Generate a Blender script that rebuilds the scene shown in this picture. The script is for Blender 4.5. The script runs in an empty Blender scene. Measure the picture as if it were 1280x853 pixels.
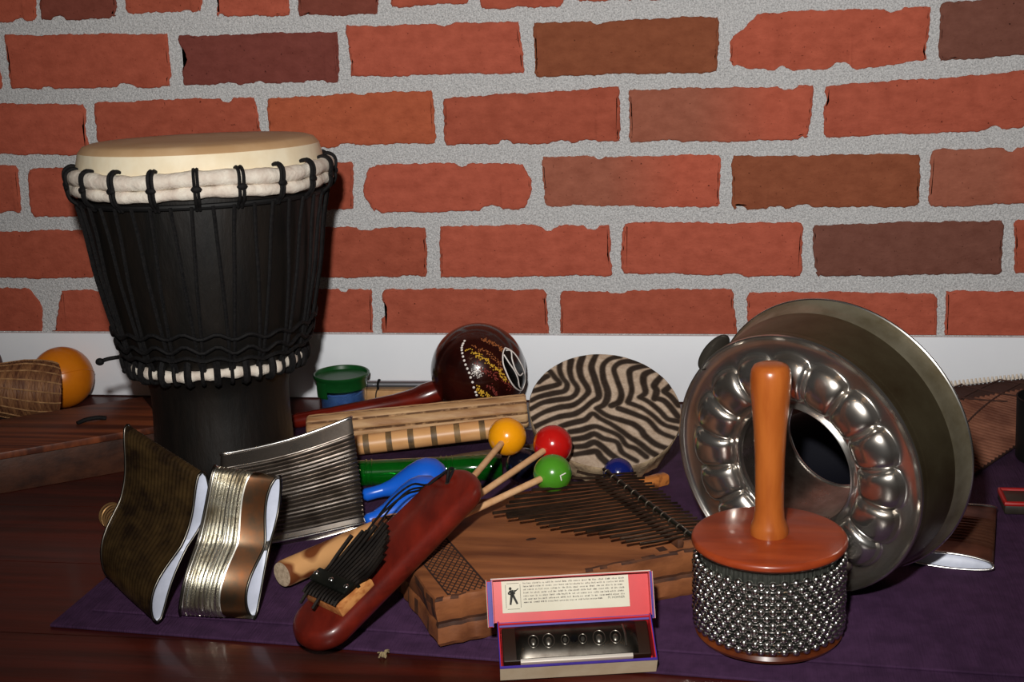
import bpy, bmesh, math, random
from mathutils import Vector, Matrix
random.seed(7)
PI = math.pi
COL = bpy.context.scene.collection
V = Vector

# ------------------------------------------------------------------ materials
def srgb(c):
    def f(v):
        v /= 255.0
        return v / 12.92 if v <= .04045 else ((v + .055) / 1.055) ** 2.4
    return (f(c[0]), f(c[1]), f(c[2]), 1)

def mat(name, c1, rough=.5, metal=0.0, c2=None, scale=(30, 30, 30), detail=4, lo=.35, hi=.65, bump=0, bscale=None,
        vcol=None, coat=0, trans=0, spec=.5, ior=1.45, r2=None, alpha=1, spots=None):
    m = bpy.data.materials.new(name); m.use_nodes = True
    nt = m.node_tree; N = nt.nodes; L = nt.links
    b = N['Principled BSDF']
    b.inputs['Roughness'].default_value = rough
    b.inputs['Metallic'].default_value = metal
    b.inputs['Specular IOR Level'].default_value = spec
    b.inputs['Coat Weight'].default_value = coat
    b.inputs['Coat Roughness'].default_value = .12
    b.inputs['Transmission Weight'].default_value = trans
    b.inputs['IOR'].default_value = ior
    b.inputs['Alpha'].default_value = alpha
    b.inputs['Base Color'].default_value = srgb(c1)
    tc = N.new('ShaderNodeTexCoord')
    def noise(sc, det):
        mp = N.new('ShaderNodeMapping'); mp.inputs['Scale'].default_value = sc
        L.new(tc.outputs['Object'], mp.inputs['Vector'])
        n = N.new('ShaderNodeTexNoise'); n.inputs['Scale'].default_value = 1; n.inputs['Detail'].default_value = det
        n.inputs['Roughness'].default_value = .6
        L.new(mp.outputs['Vector'], n.inputs['Vector'])
        return n
    src = None
    if c2 is not None:
        n = noise(scale, detail)
        r = N.new('ShaderNodeValToRGB')
        r.color_ramp.elements[0].position = lo; r.color_ramp.elements[1].position = hi
        r.color_ramp.elements[0].color = srgb(c1); r.color_ramp.elements[1].color = srgb(c2)
        L.new(n.outputs['Fac'], r.inputs['Fac'])
        src = r.outputs['Color']
        if r2 is not None:
            mr = N.new('ShaderNodeMapRange'); mr.inputs['From Min'].default_value = lo; mr.inputs['From Max'].default_value = hi
            mr.inputs['To Min'].default_value = rough; mr.inputs['To Max'].default_value = r2
            L.new(n.outputs['Fac'], mr.inputs['Value']); L.new(mr.outputs['Result'], b.inputs['Roughness'])
    if spots and src is not None:
        ns = noise((spots[0],) * 3, 3)
        rs = N.new('ShaderNodeValToRGB'); rs.color_ramp.elements[0].position = spots[1]; rs.color_ramp.elements[1].position = spots[2]
        rs.color_ramp.elements[0].color = (1, 1, 1, 1); rs.color_ramp.elements[1].color = srgb(spots[3])
        L.new(ns.outputs['Fac'], rs.inputs['Fac'])
        mx = N.new('ShaderNodeMix'); mx.data_type = 'RGBA'; mx.blend_type = 'MULTIPLY'; mx.inputs[0].default_value = 1
        L.new(src, mx.inputs[6]); L.new(rs.outputs['Color'], mx.inputs[7]); src = mx.outputs[2]
    if vcol:
        a = N.new('ShaderNodeVertexColor'); a.layer_name = vcol
        if src is None:
            src = a.outputs['Color']
        else:
            mx = N.new('ShaderNodeMix'); mx.data_type = 'RGBA'; mx.blend_type = 'MULTIPLY'
            mx.inputs[0].default_value = 1
            L.new(a.outputs['Color'], mx.inputs[6]); L.new(src, mx.inputs[7]); src = mx.outputs[2]
    if src is not None:
        L.new(src, b.inputs['Base Color'])
    if bump:
        nb = noise(bscale or scale, 6)
        bp = N.new('ShaderNodeBump'); bp.inputs['Strength'].default_value = 1; bp.inputs['Distance'].default_value = bump
        L.new(nb.outputs['Fac'], bp.inputs['Height']); L.new(bp.outputs['Normal'], b.inputs['Normal'])
    return m

M = {}
M['brick'] = mat('brick', (255, 255, 255), .9, vcol='Col', c2=(216, 206, 202), scale=(45, 45, 70), detail=12, lo=.3, hi=.75, spots=(260, .66, .74, (120, 100, 95)), bump=.0010, bscale=(170, 170, 260), spec=.2)
M['mortar'] = mat('mortar', (150, 150, 151), .95, c2=(226, 226, 226), scale=(520, 520, 520), detail=10, lo=.3, hi=.68, bump=.003, bscale=(260, 260, 260), spec=.15)
M['white_board'] = mat('white_board', (238, 241, 246), .55, c2=(232, 235, 241), scale=(6, 6, 6))
M['floor'] = mat('floor_wood', (84, 26, 15), .38, vcol='Col', c2=(36, 10, 6), scale=(3, 60, 60), detail=6, lo=.3, hi=.7, bump=.0002, bscale=(6, 160, 160), coat=.25)
M['floor_gap'] = mat('floor_gap', (16, 6, 4), .8)
M['yoga'] = mat('purple_foam', (74, 47, 78), .85, c2=(60, 37, 64), scale=(60, 60, 60), bump=.0014, bscale=(520, 34, 34), spec=.2)
M['black_wood'] = mat('black_wood', (10, 9, 8), .5, c2=(24, 19, 15), scale=(40, 40, 9), detail=5, bump=.0012, bscale=(60, 60, 14), spec=.4)
M['hide'] = mat('cream_hide', (240, 230, 204), .55, c2=(226, 208, 174), scale=(14, 14, 14), bump=.0006, bscale=(60, 60, 60))
M['hide_top'] = mat('tan_hide', (206, 172, 132), .55, c2=(190, 152, 110), scale=(14, 14, 14), bump=.0004, bscale=(60, 60, 60))
M['white_rope'] = mat('white_cloth_rope', (232, 224, 210), .85, c2=(205, 190, 176), scale=(60, 60, 60), bump=.002, bscale=(120, 120, 120), spec=.2)
M['black_cord'] = mat('black_cord', (9, 9, 11), .75, c2=(24, 22, 22), scale=(300, 300, 300), bump=.0006, bscale=(500, 500, 500), spec=.25)
M['dark_box'] = mat('dark_brown_wood', (78, 44, 28), .5, c2=(48, 25, 16), scale=(5, 60, 60), detail=6, bump=.0004, bscale=(8, 120, 120))
M['box_top'] = mat('striped_brown_wood', (126, 66, 38), .42, c2=(70, 34, 22), scale=(2.5, 70, 20), detail=3, lo=.38, hi=.6, bump=.0003, bscale=(8, 140, 140))
M['black'] = mat('matt_black', (8, 8, 9), .6)
M['black_gloss'] = mat('gloss_black', (8, 8, 10), .25)
M['orange_plastic'] = mat('orange_plastic', (221, 128, 22), .3, c2=(208, 114, 18), scale=(20, 20, 20), spec=.5)
M['basket'] = mat('woven_cane', (150, 104, 66), .6, c2=(84, 46, 30), scale=(220, 24, 24), detail=5, lo=.35, hi=.65, bump=.0015, bscale=(300, 30, 30))
M['basket2'] = mat('pale_cane', (182, 140, 96), .6, c2=(130, 88, 56), scale=(100, 100, 100), bump=.0008, bscale=(200, 200, 200))
M['brown_gourd'] = mat('brown_gourd', (112, 62, 40), .5, c2=(84, 42, 30), scale=(40, 40, 40))
M['tin_silver'] = mat('bright_tin', (226, 224, 216), .24, 1.0, c2=(150, 140, 122), scale=(26, 26, 40), detail=5, lo=.42, hi=.75, r2=.38)
M['tin_rust'] = mat('aged_tin', (96, 74, 44), .3, .62, c2=(44, 30, 18), scale=(34, 34, 60), detail=7, lo=.36, hi=.64, r2=.55, bump=.0006, bscale=(90, 90, 120))
M['tin_dark'] = mat('tarnished_tin', (158, 150, 142), .24, .97, c2=(82, 72, 64), scale=(26, 26, 26), detail=5, lo=.35, hi=.7, r2=.4)
M['tin_reflect'] = mat('dark_reflection_tin', (84, 52, 30), .3, .9, c2=(52, 46, 36), scale=(30, 30, 30), detail=4, lo=.38, hi=.62)  # brown colour stands in for the dark reflection on the can's smooth side
M['tin_brown'] = mat('brown_tin', (128, 84, 62), .38, .75, c2=(84, 52, 40), scale=(26, 26, 26), detail=5, r2=.5)
M['tin_rim'] = mat('tin_rim', (214, 212, 208), .25, 1.0)
M['tin_rim_dark'] = mat('dark_tin_rim', (84, 80, 74), .3, 1.0)
M['lid_white'] = mat('white_enamel', (206, 212, 230), .4, c2=(184, 190, 206), scale=(30, 30, 30))
M['spring'] = mat('brass_wire', (170, 132, 86), .35, .7)
M['green_lid'] = mat('dark_green_plastic', (16, 74, 30), .35, c2=(12, 62, 24), scale=(30, 30, 30))
M['glass'] = mat('clear_glass', (250, 252, 255), .04, trans=1, ior=1.4)
M['blue_fill'] = mat('blue_contents', (72, 112, 172), .6, c2=(52, 92, 150), scale=(80, 80, 80))
M['gourd_gloss'] = mat('glossy_brown_gourd', (50, 15, 9), .2, c2=(30, 8, 6), scale=(20, 20, 20), coat=.4)
M['red_handle'] = mat('red_brown_lacquer', (118, 28, 14), .25, c2=(76, 16, 9), scale=(14, 14, 60), detail=3, coat=.5)
M['dot_white'] = mat('white_paint', (235, 228, 222), .5)
M['dot_yellow'] = mat('ochre_paint', (206, 160, 40), .5)
M['dot_orange'] = mat('rust_paint', (150, 84, 34), .5)
M['dot_red'] = mat('dull_red_paint', (122, 40, 30), .5)
M['paint_black'] = mat('black_paint', (7, 8, 7), .25)
M['steel_tube'] = mat('grey_steel_tube', (176, 176, 182), .3, .9)
M['pale_wood'] = mat('pale_wood', (206, 162, 112), .5, c2=(182, 136, 90), scale=(60, 6, 60), detail=4)
M['cactus'] = mat('cactus_wood', (206, 168, 122), .6, c2=(158, 114, 74), scale=(10, 60, 60), detail=6, bump=.0012, bscale=(30, 130, 130))
M['cactus_dark'] = mat('cactus_groove', (104, 72, 46), .8, c2=(196, 156, 112), scale=(70, 70, 70), lo=.5, hi=.68)
M['bamboo'] = mat('bamboo', (222, 168, 112), .4, c2=(200, 142, 86), scale=(9, 50, 50), detail=4)
M['burnt'] = mat('scorched_bamboo', (84, 66, 46), .55, c2=(140, 108, 66), scale=(60, 60, 60))
M['dark_stick'] = mat('dark_twig', (92, 72, 50), .6, c2=(50, 36, 26), scale=(10, 80, 80), bump=.0006)
M['green_plastic'] = mat('green_clear_plastic', (10, 122, 26), .1, c2=(6, 92, 17), scale=(20, 20, 20), trans=.6, coat=.5, ior=1.45)
M['blue_plastic'] = mat('blue_plastic', (22, 98, 214), .3, c2=(26, 90, 200), scale=(20, 20, 20))
M['yellow_paint'] = mat('yellow_gloss', (240, 158, 14), .22, c2=(232, 150, 12), scale=(30, 30, 30), coat=.4)
M['red_paint'] = mat('red_gloss', (186, 22, 18), .2, c2=(174, 18, 16), scale=(30, 30, 30), coat=.4)
M['green_paint'] = mat('green_gloss', (72, 138, 34), .22, c2=(66, 128, 30), scale=(30, 30, 30), coat=.4)
M['navy_paint'] = mat('navy_gloss', (9, 11, 24), .2, coat=.4)
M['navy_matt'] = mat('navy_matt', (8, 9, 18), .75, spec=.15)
M['blue_paint'] = mat('deep_blue_gloss', (16, 28, 96), .2, coat=.4)
M['stick'] = mat('beech_stick', (222, 178, 134), .5, c2=(204, 156, 110), scale=(80, 80, 80))
M['brass'] = mat('brass', (214, 176, 96), .22, 1.0)
M['zebra'] = mat('zebra_hide', (255, 255, 255), .8, vcol='Col', c2=(208, 200, 192), scale=(120, 120, 120), detail=8, lo=.35, hi=.7, bump=.0006, bscale=(350, 350, 350), spec=.2)
M['hide_rough'] = mat('rough_hide', (188, 164, 132), .85, c2=(120, 98, 76), scale=(70, 70, 40), detail=8, bump=.002, bscale=(130, 130, 60), spec=.15)
M['kal_red'] = mat('red_brown_hardwood', (112, 30, 18), .36, c2=(70, 16, 10), scale=(55, 4, 55), detail=5, lo=.3, hi=.7, coat=.2)
M['light_block'] = mat('light_striped_wood', (216, 150, 88), .5, c2=(176, 108, 58), scale=(140, 8, 140), detail=3, lo=.4, hi=.6)
M['dark_iron'] = mat('dark_iron', (34, 36, 34), .4, .8, c2=(54, 56, 48), scale=(70, 70, 70))
M['tine'] = mat('dark_spring_steel', (64, 49, 38), .42, .6, c2=(38, 29, 22), scale=(60, 60, 60))
M['tine_black'] = mat('black_spring_steel', (34, 28, 24), .42, .6, c2=(18, 14, 12), scale=(60, 60, 60))
M['screw'] = mat('nickel_screw', (210, 210, 205), .22, 1.0)
M['mbira'] = mat('mbira_wood', (150, 92, 54), .55, c2=(92, 50, 28), scale=(7, 46, 46), detail=7, lo=.3, hi=.72, bump=.0006, bscale=(12, 110, 110))
M['mbira_dark'] = mat('burnt_edge', (58, 32, 20), .7, c2=(104, 62, 36), scale=(40, 60, 60), lo=.45, hi=.75)
M['carve'] = mat('carved_line', (46, 24, 15), .8)
M['wire'] = mat('silver_wire', (120, 110, 96), .4, .9)
M['red_card'] = mat('red_paper_card', (204, 46, 50), .4, c2=(194, 40, 45), scale=(40, 40, 40))
M['purple_card'] = mat('purple_paper_card', (66, 46, 148), .5, c2=(56, 38, 132), scale=(40, 40, 40))
M['cream_card'] = mat('cream_card', (226, 208, 178), .6, c2=(212, 190, 158), scale=(40, 40, 40))
M['worn_edge'] = mat('worn_card_edge', (196, 180, 168), .8)
M['paper'] = mat('cream_paper', (214, 209, 190), .7, c2=(206, 200, 180), scale=(30, 30, 30))
M['ink'] = mat('grey_ink', (122, 116, 108), .8)
M['ink_dark'] = mat('dark_ink', (44, 44, 40), .8)
M['harp_plate'] = mat('dark_chrome', (74, 70, 64), .26, .9, c2=(52, 47, 42), scale=(60, 60, 60))
M['harp_emboss'] = mat('embossed_chrome', (118, 114, 106), .34, .9)
M['harp_reed'] = mat('bright_reed_plate', (236, 228, 216), .4, .3)
M['harp_body'] = mat('harmonica_body', (40, 24, 16), .4)
M['pan_front'] = mat('tinned_steel', (214, 211, 206), .2, .97, c2=(170, 156, 140), scale=(24, 24, 24), detail=5, lo=.4, hi=.75, r2=.28)
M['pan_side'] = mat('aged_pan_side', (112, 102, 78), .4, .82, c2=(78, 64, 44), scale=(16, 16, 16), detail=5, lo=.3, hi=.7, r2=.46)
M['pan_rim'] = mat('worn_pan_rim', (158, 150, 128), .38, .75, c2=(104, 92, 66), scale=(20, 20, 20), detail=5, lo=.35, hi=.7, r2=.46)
M['pan_in'] = mat('dark_pan_inside', (40, 36, 30), .5, .7)
M['cab_disc'] = mat('red_oak_disc', (160, 66, 30), .33, c2=(128, 46, 21), scale=(10, 60, 60), detail=4, coat=.25)
M['cab_handle'] = mat('orange_varnished_wood', (172, 94, 38), .28, c2=(142, 68, 24), scale=(50, 50, 8), detail=4, coat=.35)
M['cab_base'] = mat('dark_oak_base', (118, 58, 26), .3, c2=(84, 36, 16), scale=(10, 60, 60), coat=.25)
M['cab_edge'] = mat('dark_disc_edge', (74, 30, 18), .35)
M['cab_core'] = mat('ridged_grey_steel', (92, 94, 88), .42, .85)
M['bead'] = mat('steel_bead', (206, 204, 200), .2, 1.0)
M['reed'] = mat('brown_reed_weave', (134, 88, 68), .7, c2=(96, 58, 44), scale=(30, 30, 30), detail=6, bump=.0008, bscale=(90, 90, 90), spec=.2)
M['reed_dark'] = mat('reed_groove', (62, 36, 28), .85)
M['reed_tip'] = mat('pale_reed_tip', (214, 202, 186), .7)
M['red_rim'] = mat('red_plastic_rim', (160, 14, 12), .4)
M['olive'] = mat('dark_olive', (50, 44, 36), .5, c2=(34, 30, 26), scale=(40, 40, 40))
M['wood_rod'] = mat('light_rod_wood', (214, 160, 104), .5, c2=(112, 58, 26), scale=(34, 18, 60), detail=1, lo=.50, hi=.60)
M['rod_end'] = mat('rod_end_grain', (208, 186, 158), .8, c2=(168, 146, 122), scale=(300, 300, 300))
M['fluff'] = mat('pale_fluff', (150, 132, 98), .9)
M['peg'] = mat('orange_peg_wood', (190, 116, 56), .5, c2=(120, 68, 34), scale=(60, 60, 60), lo=.5, hi=.6)

# ------------------------------------------------------------------ scene helpers
ROOTS = {}
def tag(o, label=None, cat=None, group=None, kind=None):
    if label: o['label'] = label
    if cat: o['category'] = cat
    if group: o['group'] = group
    if kind: o['kind'] = kind
    return o

def thing(name, label, cat, loc=(0, 0, 0), group=None):
    o = bpy.data.objects.new(name, None); COL.objects.link(o)
    o.empty_display_size = .02
    o.location = loc
    ROOTS[o.name] = V(loc)
    return tag(o, label, cat, group)

def root_loc(o):
    while o.parent: o = o.parent
    return ROOTS[o.name]

def obj(name, bm, m, parent=None, smooth=True, loc=None, angle=40, label=None):
    """link a bmesh given in world coordinates as one mesh object"""
    me = bpy.data.meshes.new(name)
    org = V((0, 0, 0))
    if parent is not None: org = root_loc(parent)
    elif loc is not None: org = V(loc)
    bmesh.ops.translate(bm, verts=bm.verts, vec=-org)
    bmesh.ops.recalc_face_normals(bm, faces=bm.faces)
    bm.to_mesh(me); bm.free()
    for mm in (m if isinstance(m, (list, tuple)) else [m]): me.materials.append(mm)
    if smooth:
        for p in me.polygons: p.use_smooth = True
        try: me.set_sharp_from_angle(angle=math.radians(angle))
        except Exception: pass
    o = bpy.data.objects.new(name, me); COL.objects.link(o)
    if parent is not None:
        o.parent = parent
    else:
        o.location = org
        ROOTS[o.name] = org
    if label: o['label'] = label
    return o

def B(): return bmesh.new()

def frame(o, z, xh=None):
    """4x4 with local z along z"""
    z = V(z).normalized()
    if xh is None: xh = V((1, 0, 0)) if abs(z.x) < .9 else V((0, 1, 0))
    x = V(xh); x = (x - z * x.dot(z)).normalized(); y = z.cross(x)
    return Matrix(((x.x, y.x, z.x, o[0]), (x.y, y.y, z.y, o[1]), (x.z, y.z, z.z, o[2]), (0, 0, 0, 1)))

def axes(o, x, y, z):
    x, y, z = V(x), V(y), V(z)
    return Matrix(((x.x, y.x, z.x, o[0]), (x.y, y.y, z.y, o[1]), (x.z, y.z, z.z, o[2]), (0, 0, 0, 1)))

I4 = Matrix.Identity(4)

def box(bm, x0, x1, y0, y1, z0, z1, mtx=I4, bev=0, mi=0, seg=2):
    vs = [bm.verts.new(mtx @ V((x, y, z))) for x in (x0, x1) for y in (y0, y1) for z in (z0, z1)]
    q = [(0, 1, 3, 2), (4, 6, 7, 5), (0, 4, 5, 1), (2, 3, 7, 6), (0, 2, 6, 4), (1, 5, 7, 3)]
    fs = [bm.faces.new([vs[i] for i in f]) for f in q]
    for f in fs: f.material_index = mi
    if bev:
        es = list({e for f in fs for e in f.edges})
        bmesh.ops.bevel(bm, geom=es, offset=bev, segments=seg, affect='EDGES', profile=.5)
    return fs

def lathe(bm, prof, n=48, mtx=I4, mi=0, cap0=False, cap1=False, rmod=None):
    rings = []
    for k, (r, z) in enumerate(prof):
        if r < 1e-6:
            rings.append([bm.verts.new(mtx @ V((0, 0, z)))]); continue
        ring = []
        for i in range(n):
            a = 2 * PI * i / n
            rr = r if rmod is None else rmod(r, a, z, k)
            ring.append(bm.verts.new(mtx @ V((rr * math.cos(a), rr * math.sin(a), z))))
        rings.append(ring)
    for A, Bq in zip(rings[:-1], rings[1:]):
        for i in range(n):
            j = (i + 1) % n
            if len(A) == 1 and len(Bq) == 1: continue
            if len(A) == 1: f = bm.faces.new((A[0], Bq[i], Bq[j]))
            elif len(Bq) == 1: f = bm.faces.new((A[i], A[j], Bq[0]))
            else: f = bm.faces.new((A[i], A[j], Bq[j], Bq[i]))
            f.material_index = mi
    if cap0 and len(rings[0]) > 1: bm.faces.new(rings[0]).material_index = mi
    if cap1 and len(rings[-1]) > 1: bm.faces.new(rings[-1]).material_index = mi
    return rings

def smooth_path(pts, k=6):
    pts = [V(p) for p in pts]
    out = []
    for i in range(len(pts) - 1):
        p0 = pts[max(i - 1, 0)]; p1 = pts[i]; p2 = pts[i + 1]; p3 = pts[min(i + 2, len(pts) - 1)]
        for s in range(k):
            t = s / k
            out.append(.5 * ((2 * p1) + (p2 - p0) * t + (2 * p0 - 5 * p1 + 4 * p2 - p3) * t * t + (3 * p1 - p0 - 3 * p2 + p3) * t ** 3))
    out.append(pts[-1])
    return out

def tube(bm, pts, r, n=8, caps=True, mi=0, closed=False, flat=1.0):
    pts = [V(p) for p in pts]
    m = len(pts)
    rs = r if isinstance(r, (list, tuple)) else [r] * m
    up = None; rings = []
    for i in range(m):
        if closed: t = pts[(i + 1) % m] - pts[i - 1]
        else: t = pts[min(i + 1, m - 1)] - pts[max(i - 1, 0)]
        if t.length < 1e-9: t = V((0, 0, 1))
        t.normalize()
        if up is None:
            up = V((0, 0, 1)) if abs(t.z) < .9 else V((1, 0, 0))
        x = up - t * up.dot(t)
        if x.length < 1e-6: x = t.orthogonal()
        x.normalize(); y = t.cross(x); up = x
        rings.append([bm.verts.new(pts[i] + rs[i] * (math.cos(2 * PI * k / n) * x * flat + math.sin(2 * PI * k / n) * y)) for k in range(n)])
    rng = range(m) if closed else range(m - 1)
    for i in rng:
        A, Q = rings[i], rings[(i + 1) % m]
        for k in range(n):
            bm.faces.new((A[k], A[(k + 1) % n], Q[(k + 1) % n], Q[k])).material_index = mi
    if caps and not closed:
        bm.faces.new(rings[0]).material_index = mi
        bm.faces.new(rings[-1]).material_index = mi
    return rings

def ball(bm, c, r, mi=0, u=24, v=14, mtx=None, sc=(1, 1, 1)):
    m = Matrix.Translation(V(c)) @ (mtx or I4) @ Matrix.Diagonal((*sc, 1))
    prof = [(r * math.sin(PI * i / v), -r * math.cos(PI * i / v)) for i in range(v + 1)]
    prof[0] = (0, -r); prof[-1] = (0, r)
    lathe(bm, prof, u, m, mi)

def circle(c, r, mtx=I4, n=64, z=0):
    return [mtx @ V((c[0] + r * math.cos(2 * PI * i / n), c[1] + r * math.sin(2 * PI * i / n), z)) for i in range(n)]

def grid(bm, fn, nu, nv, mi=0):
    g = [[bm.verts.new(fn(i / nu, j / nv)) for j in range(nv + 1)] for i in range(nu + 1)]
    for i in range(nu):
        for j in range(nv):
            bm.faces.new((g[i][j], g[i + 1][j], g[i + 1][j + 1], g[i][j + 1])).material_index = mi
    return g

def prism(bm, outline, layers, mtx=I4, mi=0):
    """outline(inset) -> 2D points; layers [(z, inset)]"""
    rings = [[bm.verts.new(mtx @ V((x, y, z))) for x, y in outline(ins)] for z, ins in layers]
    n = len(rings[0])
    for A, Q in zip(rings[:-1], rings[1:]):
        for k in range(n): bm.faces.new((A[k], A[(k + 1) % n], Q[(k + 1) % n], Q[k])).material_index = mi
    bm.faces.new(rings[0]).material_index = mi; bm.faces.new(rings[-1]).material_index = mi

# ------------------------------------------------------------------ camera and light
CAMP = V((.2605, -1.77, .5667))
pi_, ro_, ya_ = .2633, -.0396, -.171
CAL = (1751.4432, .2633, -.0396, -.171)
def cam_axes():
    sp, cp, sy, cy = math.sin(pi_), math.cos(pi_), math.sin(ya_), math.cos(ya_)
    fw = V((sy * cp, cy * cp, -sp)); r = V((cy, -sy, 0)); u = r.cross(fw)
    r2 = math.cos(ro_) * r + math.sin(ro_) * u; u2 = -math.sin(ro_) * r + math.cos(ro_) * u
    return r2, u2, fw
cr, cu, cf = cam_axes()
cam = bpy.data.objects.new('camera', bpy.data.cameras.new('camera')); COL.objects.link(cam)
cam.matrix_world = axes(CAMP, cr, cu, -cf)
cam.data.sensor_width = 36; cam.data.lens = 1751.44 / 1280 * 36; cam.data.clip_start = .05
bpy.context.scene.camera = cam

fl = bpy.data.lights.new('flash', 'SPOT'); fl.energy = 92; fl.color = (1, .97, .93); fl.shadow_soft_size = .022
fl.spot_size = math.radians(82); fl.spot_blend = 1.0
fo = bpy.data.objects.new('flash', fl); COL.objects.link(fo)
fp = CAMP + cu * .17 - cr * .06 + cf * .02
d = (V((.06, -.0, .42)) - fp).normalized()
fo.matrix_world = frame(fp, -d)
for nm, p_, e_ in (('room_lamp', (-.5, -2.2, 2.1), 2.2), ('room_lamp', (.9, -1.9, 2.2), 1.6)):
    l2 = bpy.data.lights.new(nm, 'POINT'); l2.energy = e_; l2.color = (1, .62, .32); l2.shadow_soft_size = .05
    o2 = bpy.data.objects.new(nm, l2); COL.objects.link(o2); o2.location = p_
w = bpy.data.worlds.new('dim_room'); bpy.context.scene.world = w; w.use_nodes = True
w.node_tree.nodes['Background'].inputs[0].default_value = (.022, .019, .017, 1)
w.node_tree.nodes['Background'].inputs[1].default_value = 1.0
sc = bpy.context.scene
sc.view_settings.view_transform = 'Standard'; sc.view_settings.look = 'None'; sc.view_settings.exposure = 0
try: sc.cycles.use_denoising = True
except Exception: pass

# ------------------------------------------------------------------ wall of bricks
BR = {
  'F': [
    ('n', [(-789, 571), (-658, 568), (-665, 516), (-797, 517)]),
    ('d', [(-655, 570), (-547, 568), (-553, 516), (-660, 517)]),
    ('n', [(-538, 570), (-429, 568), (-434, 520), (-540, 522)]),
    ('n', [(-419, 570), (-313, 568), (-318, 512), (-418, 514)]),
    ('d', [(-304, 567), (-196, 567), (-200, 510), (-307, 510)]),
    ('n', [(-185, 569), (-79, 569), (-83, 520), (-184, 518)]),
    ('n', [(-70, 568), (39, 568), (36, 511), (-71, 512)]),
    ('n', [(49, 568), (161, 569), (160, 516), (50, 518)]),
    ('n', [(170, 569), (280, 570), (279, 520), (172, 521)]),
    ('n', [(289, 570), (397, 573), (396, 525), (291, 523)]),
  ],
  'E': [
    ('n', [(-715, 501), (-483, 496), (-487, 425), (-715, 429)]),
    ('p', [(-472, 493), (-253, 492), (-258, 426), (-471, 427)]),
    ('n', [(-245, 498), (-19, 497), (-16, 432), (-243, 433)]),
    ('b', [(-4, 494), (228, 495), (226, 427), (-3, 427)]),
    ('r', [(239, 472), (255, 479), (273, 497), (370, 499), (477, 498), (475, 434), (391, 425), (379, 435), (368, 436), (357, 426), (315, 426), (300, 433), (291, 426), (240, 433)]),
    ('k', [(487, 503), (688, 513), (691, 445), (486, 432)]),
  ],
  'D': [
    ('n', [(-873, 413), (-610, 408), (-611, 339), (-882, 341)]),
    ('n', [(-600, 410), (-371, 412), (-369, 346), (-601, 343)]),
    ('o', [(-357, 410), (-135, 415), (-134, 346), (-360, 342)]),
    ('n', [(-123, 404), (104, 413), (104, 343), (-123, 343)]),
    ('g', [(115, 409), (342, 409), (336, 341), (115, 342)]),
    ('n', [(353, 408), (595, 420), (599, 350), (355, 343)]),
  ],
  'C': [
    ('n', [(-985, 325), (-718, 327), (-721, 260), (-994, 257)]),
    ('n', [(-706, 323), (-465, 322), (-470, 254), (-709, 254)]),
    ('n', [(-451, 322), (-247, 324), (-249, 261), (-457, 254)]),
    ('n', [(-235, 321), (-13, 320), (-11, 258), (-235, 255)]),
    ('g', [(1, 327), (230, 326), (229, 258), (4, 262)]),
    ('b', [(242, 324), (472, 323), (472, 257), (241, 255)]),
    ('g', [(481, 327), (691, 333), (696, 261), (482, 256)]),
  ],
  'B': [
    ('n', [(-890, 236), (-615, 237), (-626, 169), (-901, 167)]),
    ('n', [(-608, 236), (-409, 238), (-416, 169), (-617, 169)]),
    ('n', [(-398, 239), (-154, 237), (-156, 168), (-404, 169)]),
    ('n', [(-135, 239), (88, 238), (90, 170), (-140, 168)]),
    ('n', [(104, 241), (331, 239), (332, 168), (101, 173)]),
    ('k', [(343, 236), (573, 240), (573, 171), (345, 168)]),
    ('n', [(584, 240), (797, 245), (803, 174), (587, 171)]),
  ],
  'A': [
    ('n', [(-977, 156), (-724, 156), (-709, 130), (-717, 75), (-992, 73)]),
    ('n', [(-679, 152), (-468, 153), (-476, 76), (-701, 75)]),
    ('n', [(-457, 153), (-231, 154), (-235, 78), (-465, 76)]),
    ('n', [(-219, 154), (3, 153), (4, 79), (-224, 78)]),
    ('n', [(20, 150), (246, 154), (251, 80), (18, 79)]),
    ('n', [(262, 150), (497, 148), (500, 82), (263, 80)]),
    ('n', [(506, 150), (732, 150), (737, 83), (509, 82)]),
  ],

}
PAL = {'n': (178, 91, 70), 'p': (128, 68, 60), 'd': (130, 70, 58), 'b': (146, 84, 58), 'r': (183, 93, 71), 'k': (122, 78, 66), 'o': (181, 95, 65), 'g': (162, 98, 78)}
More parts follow.
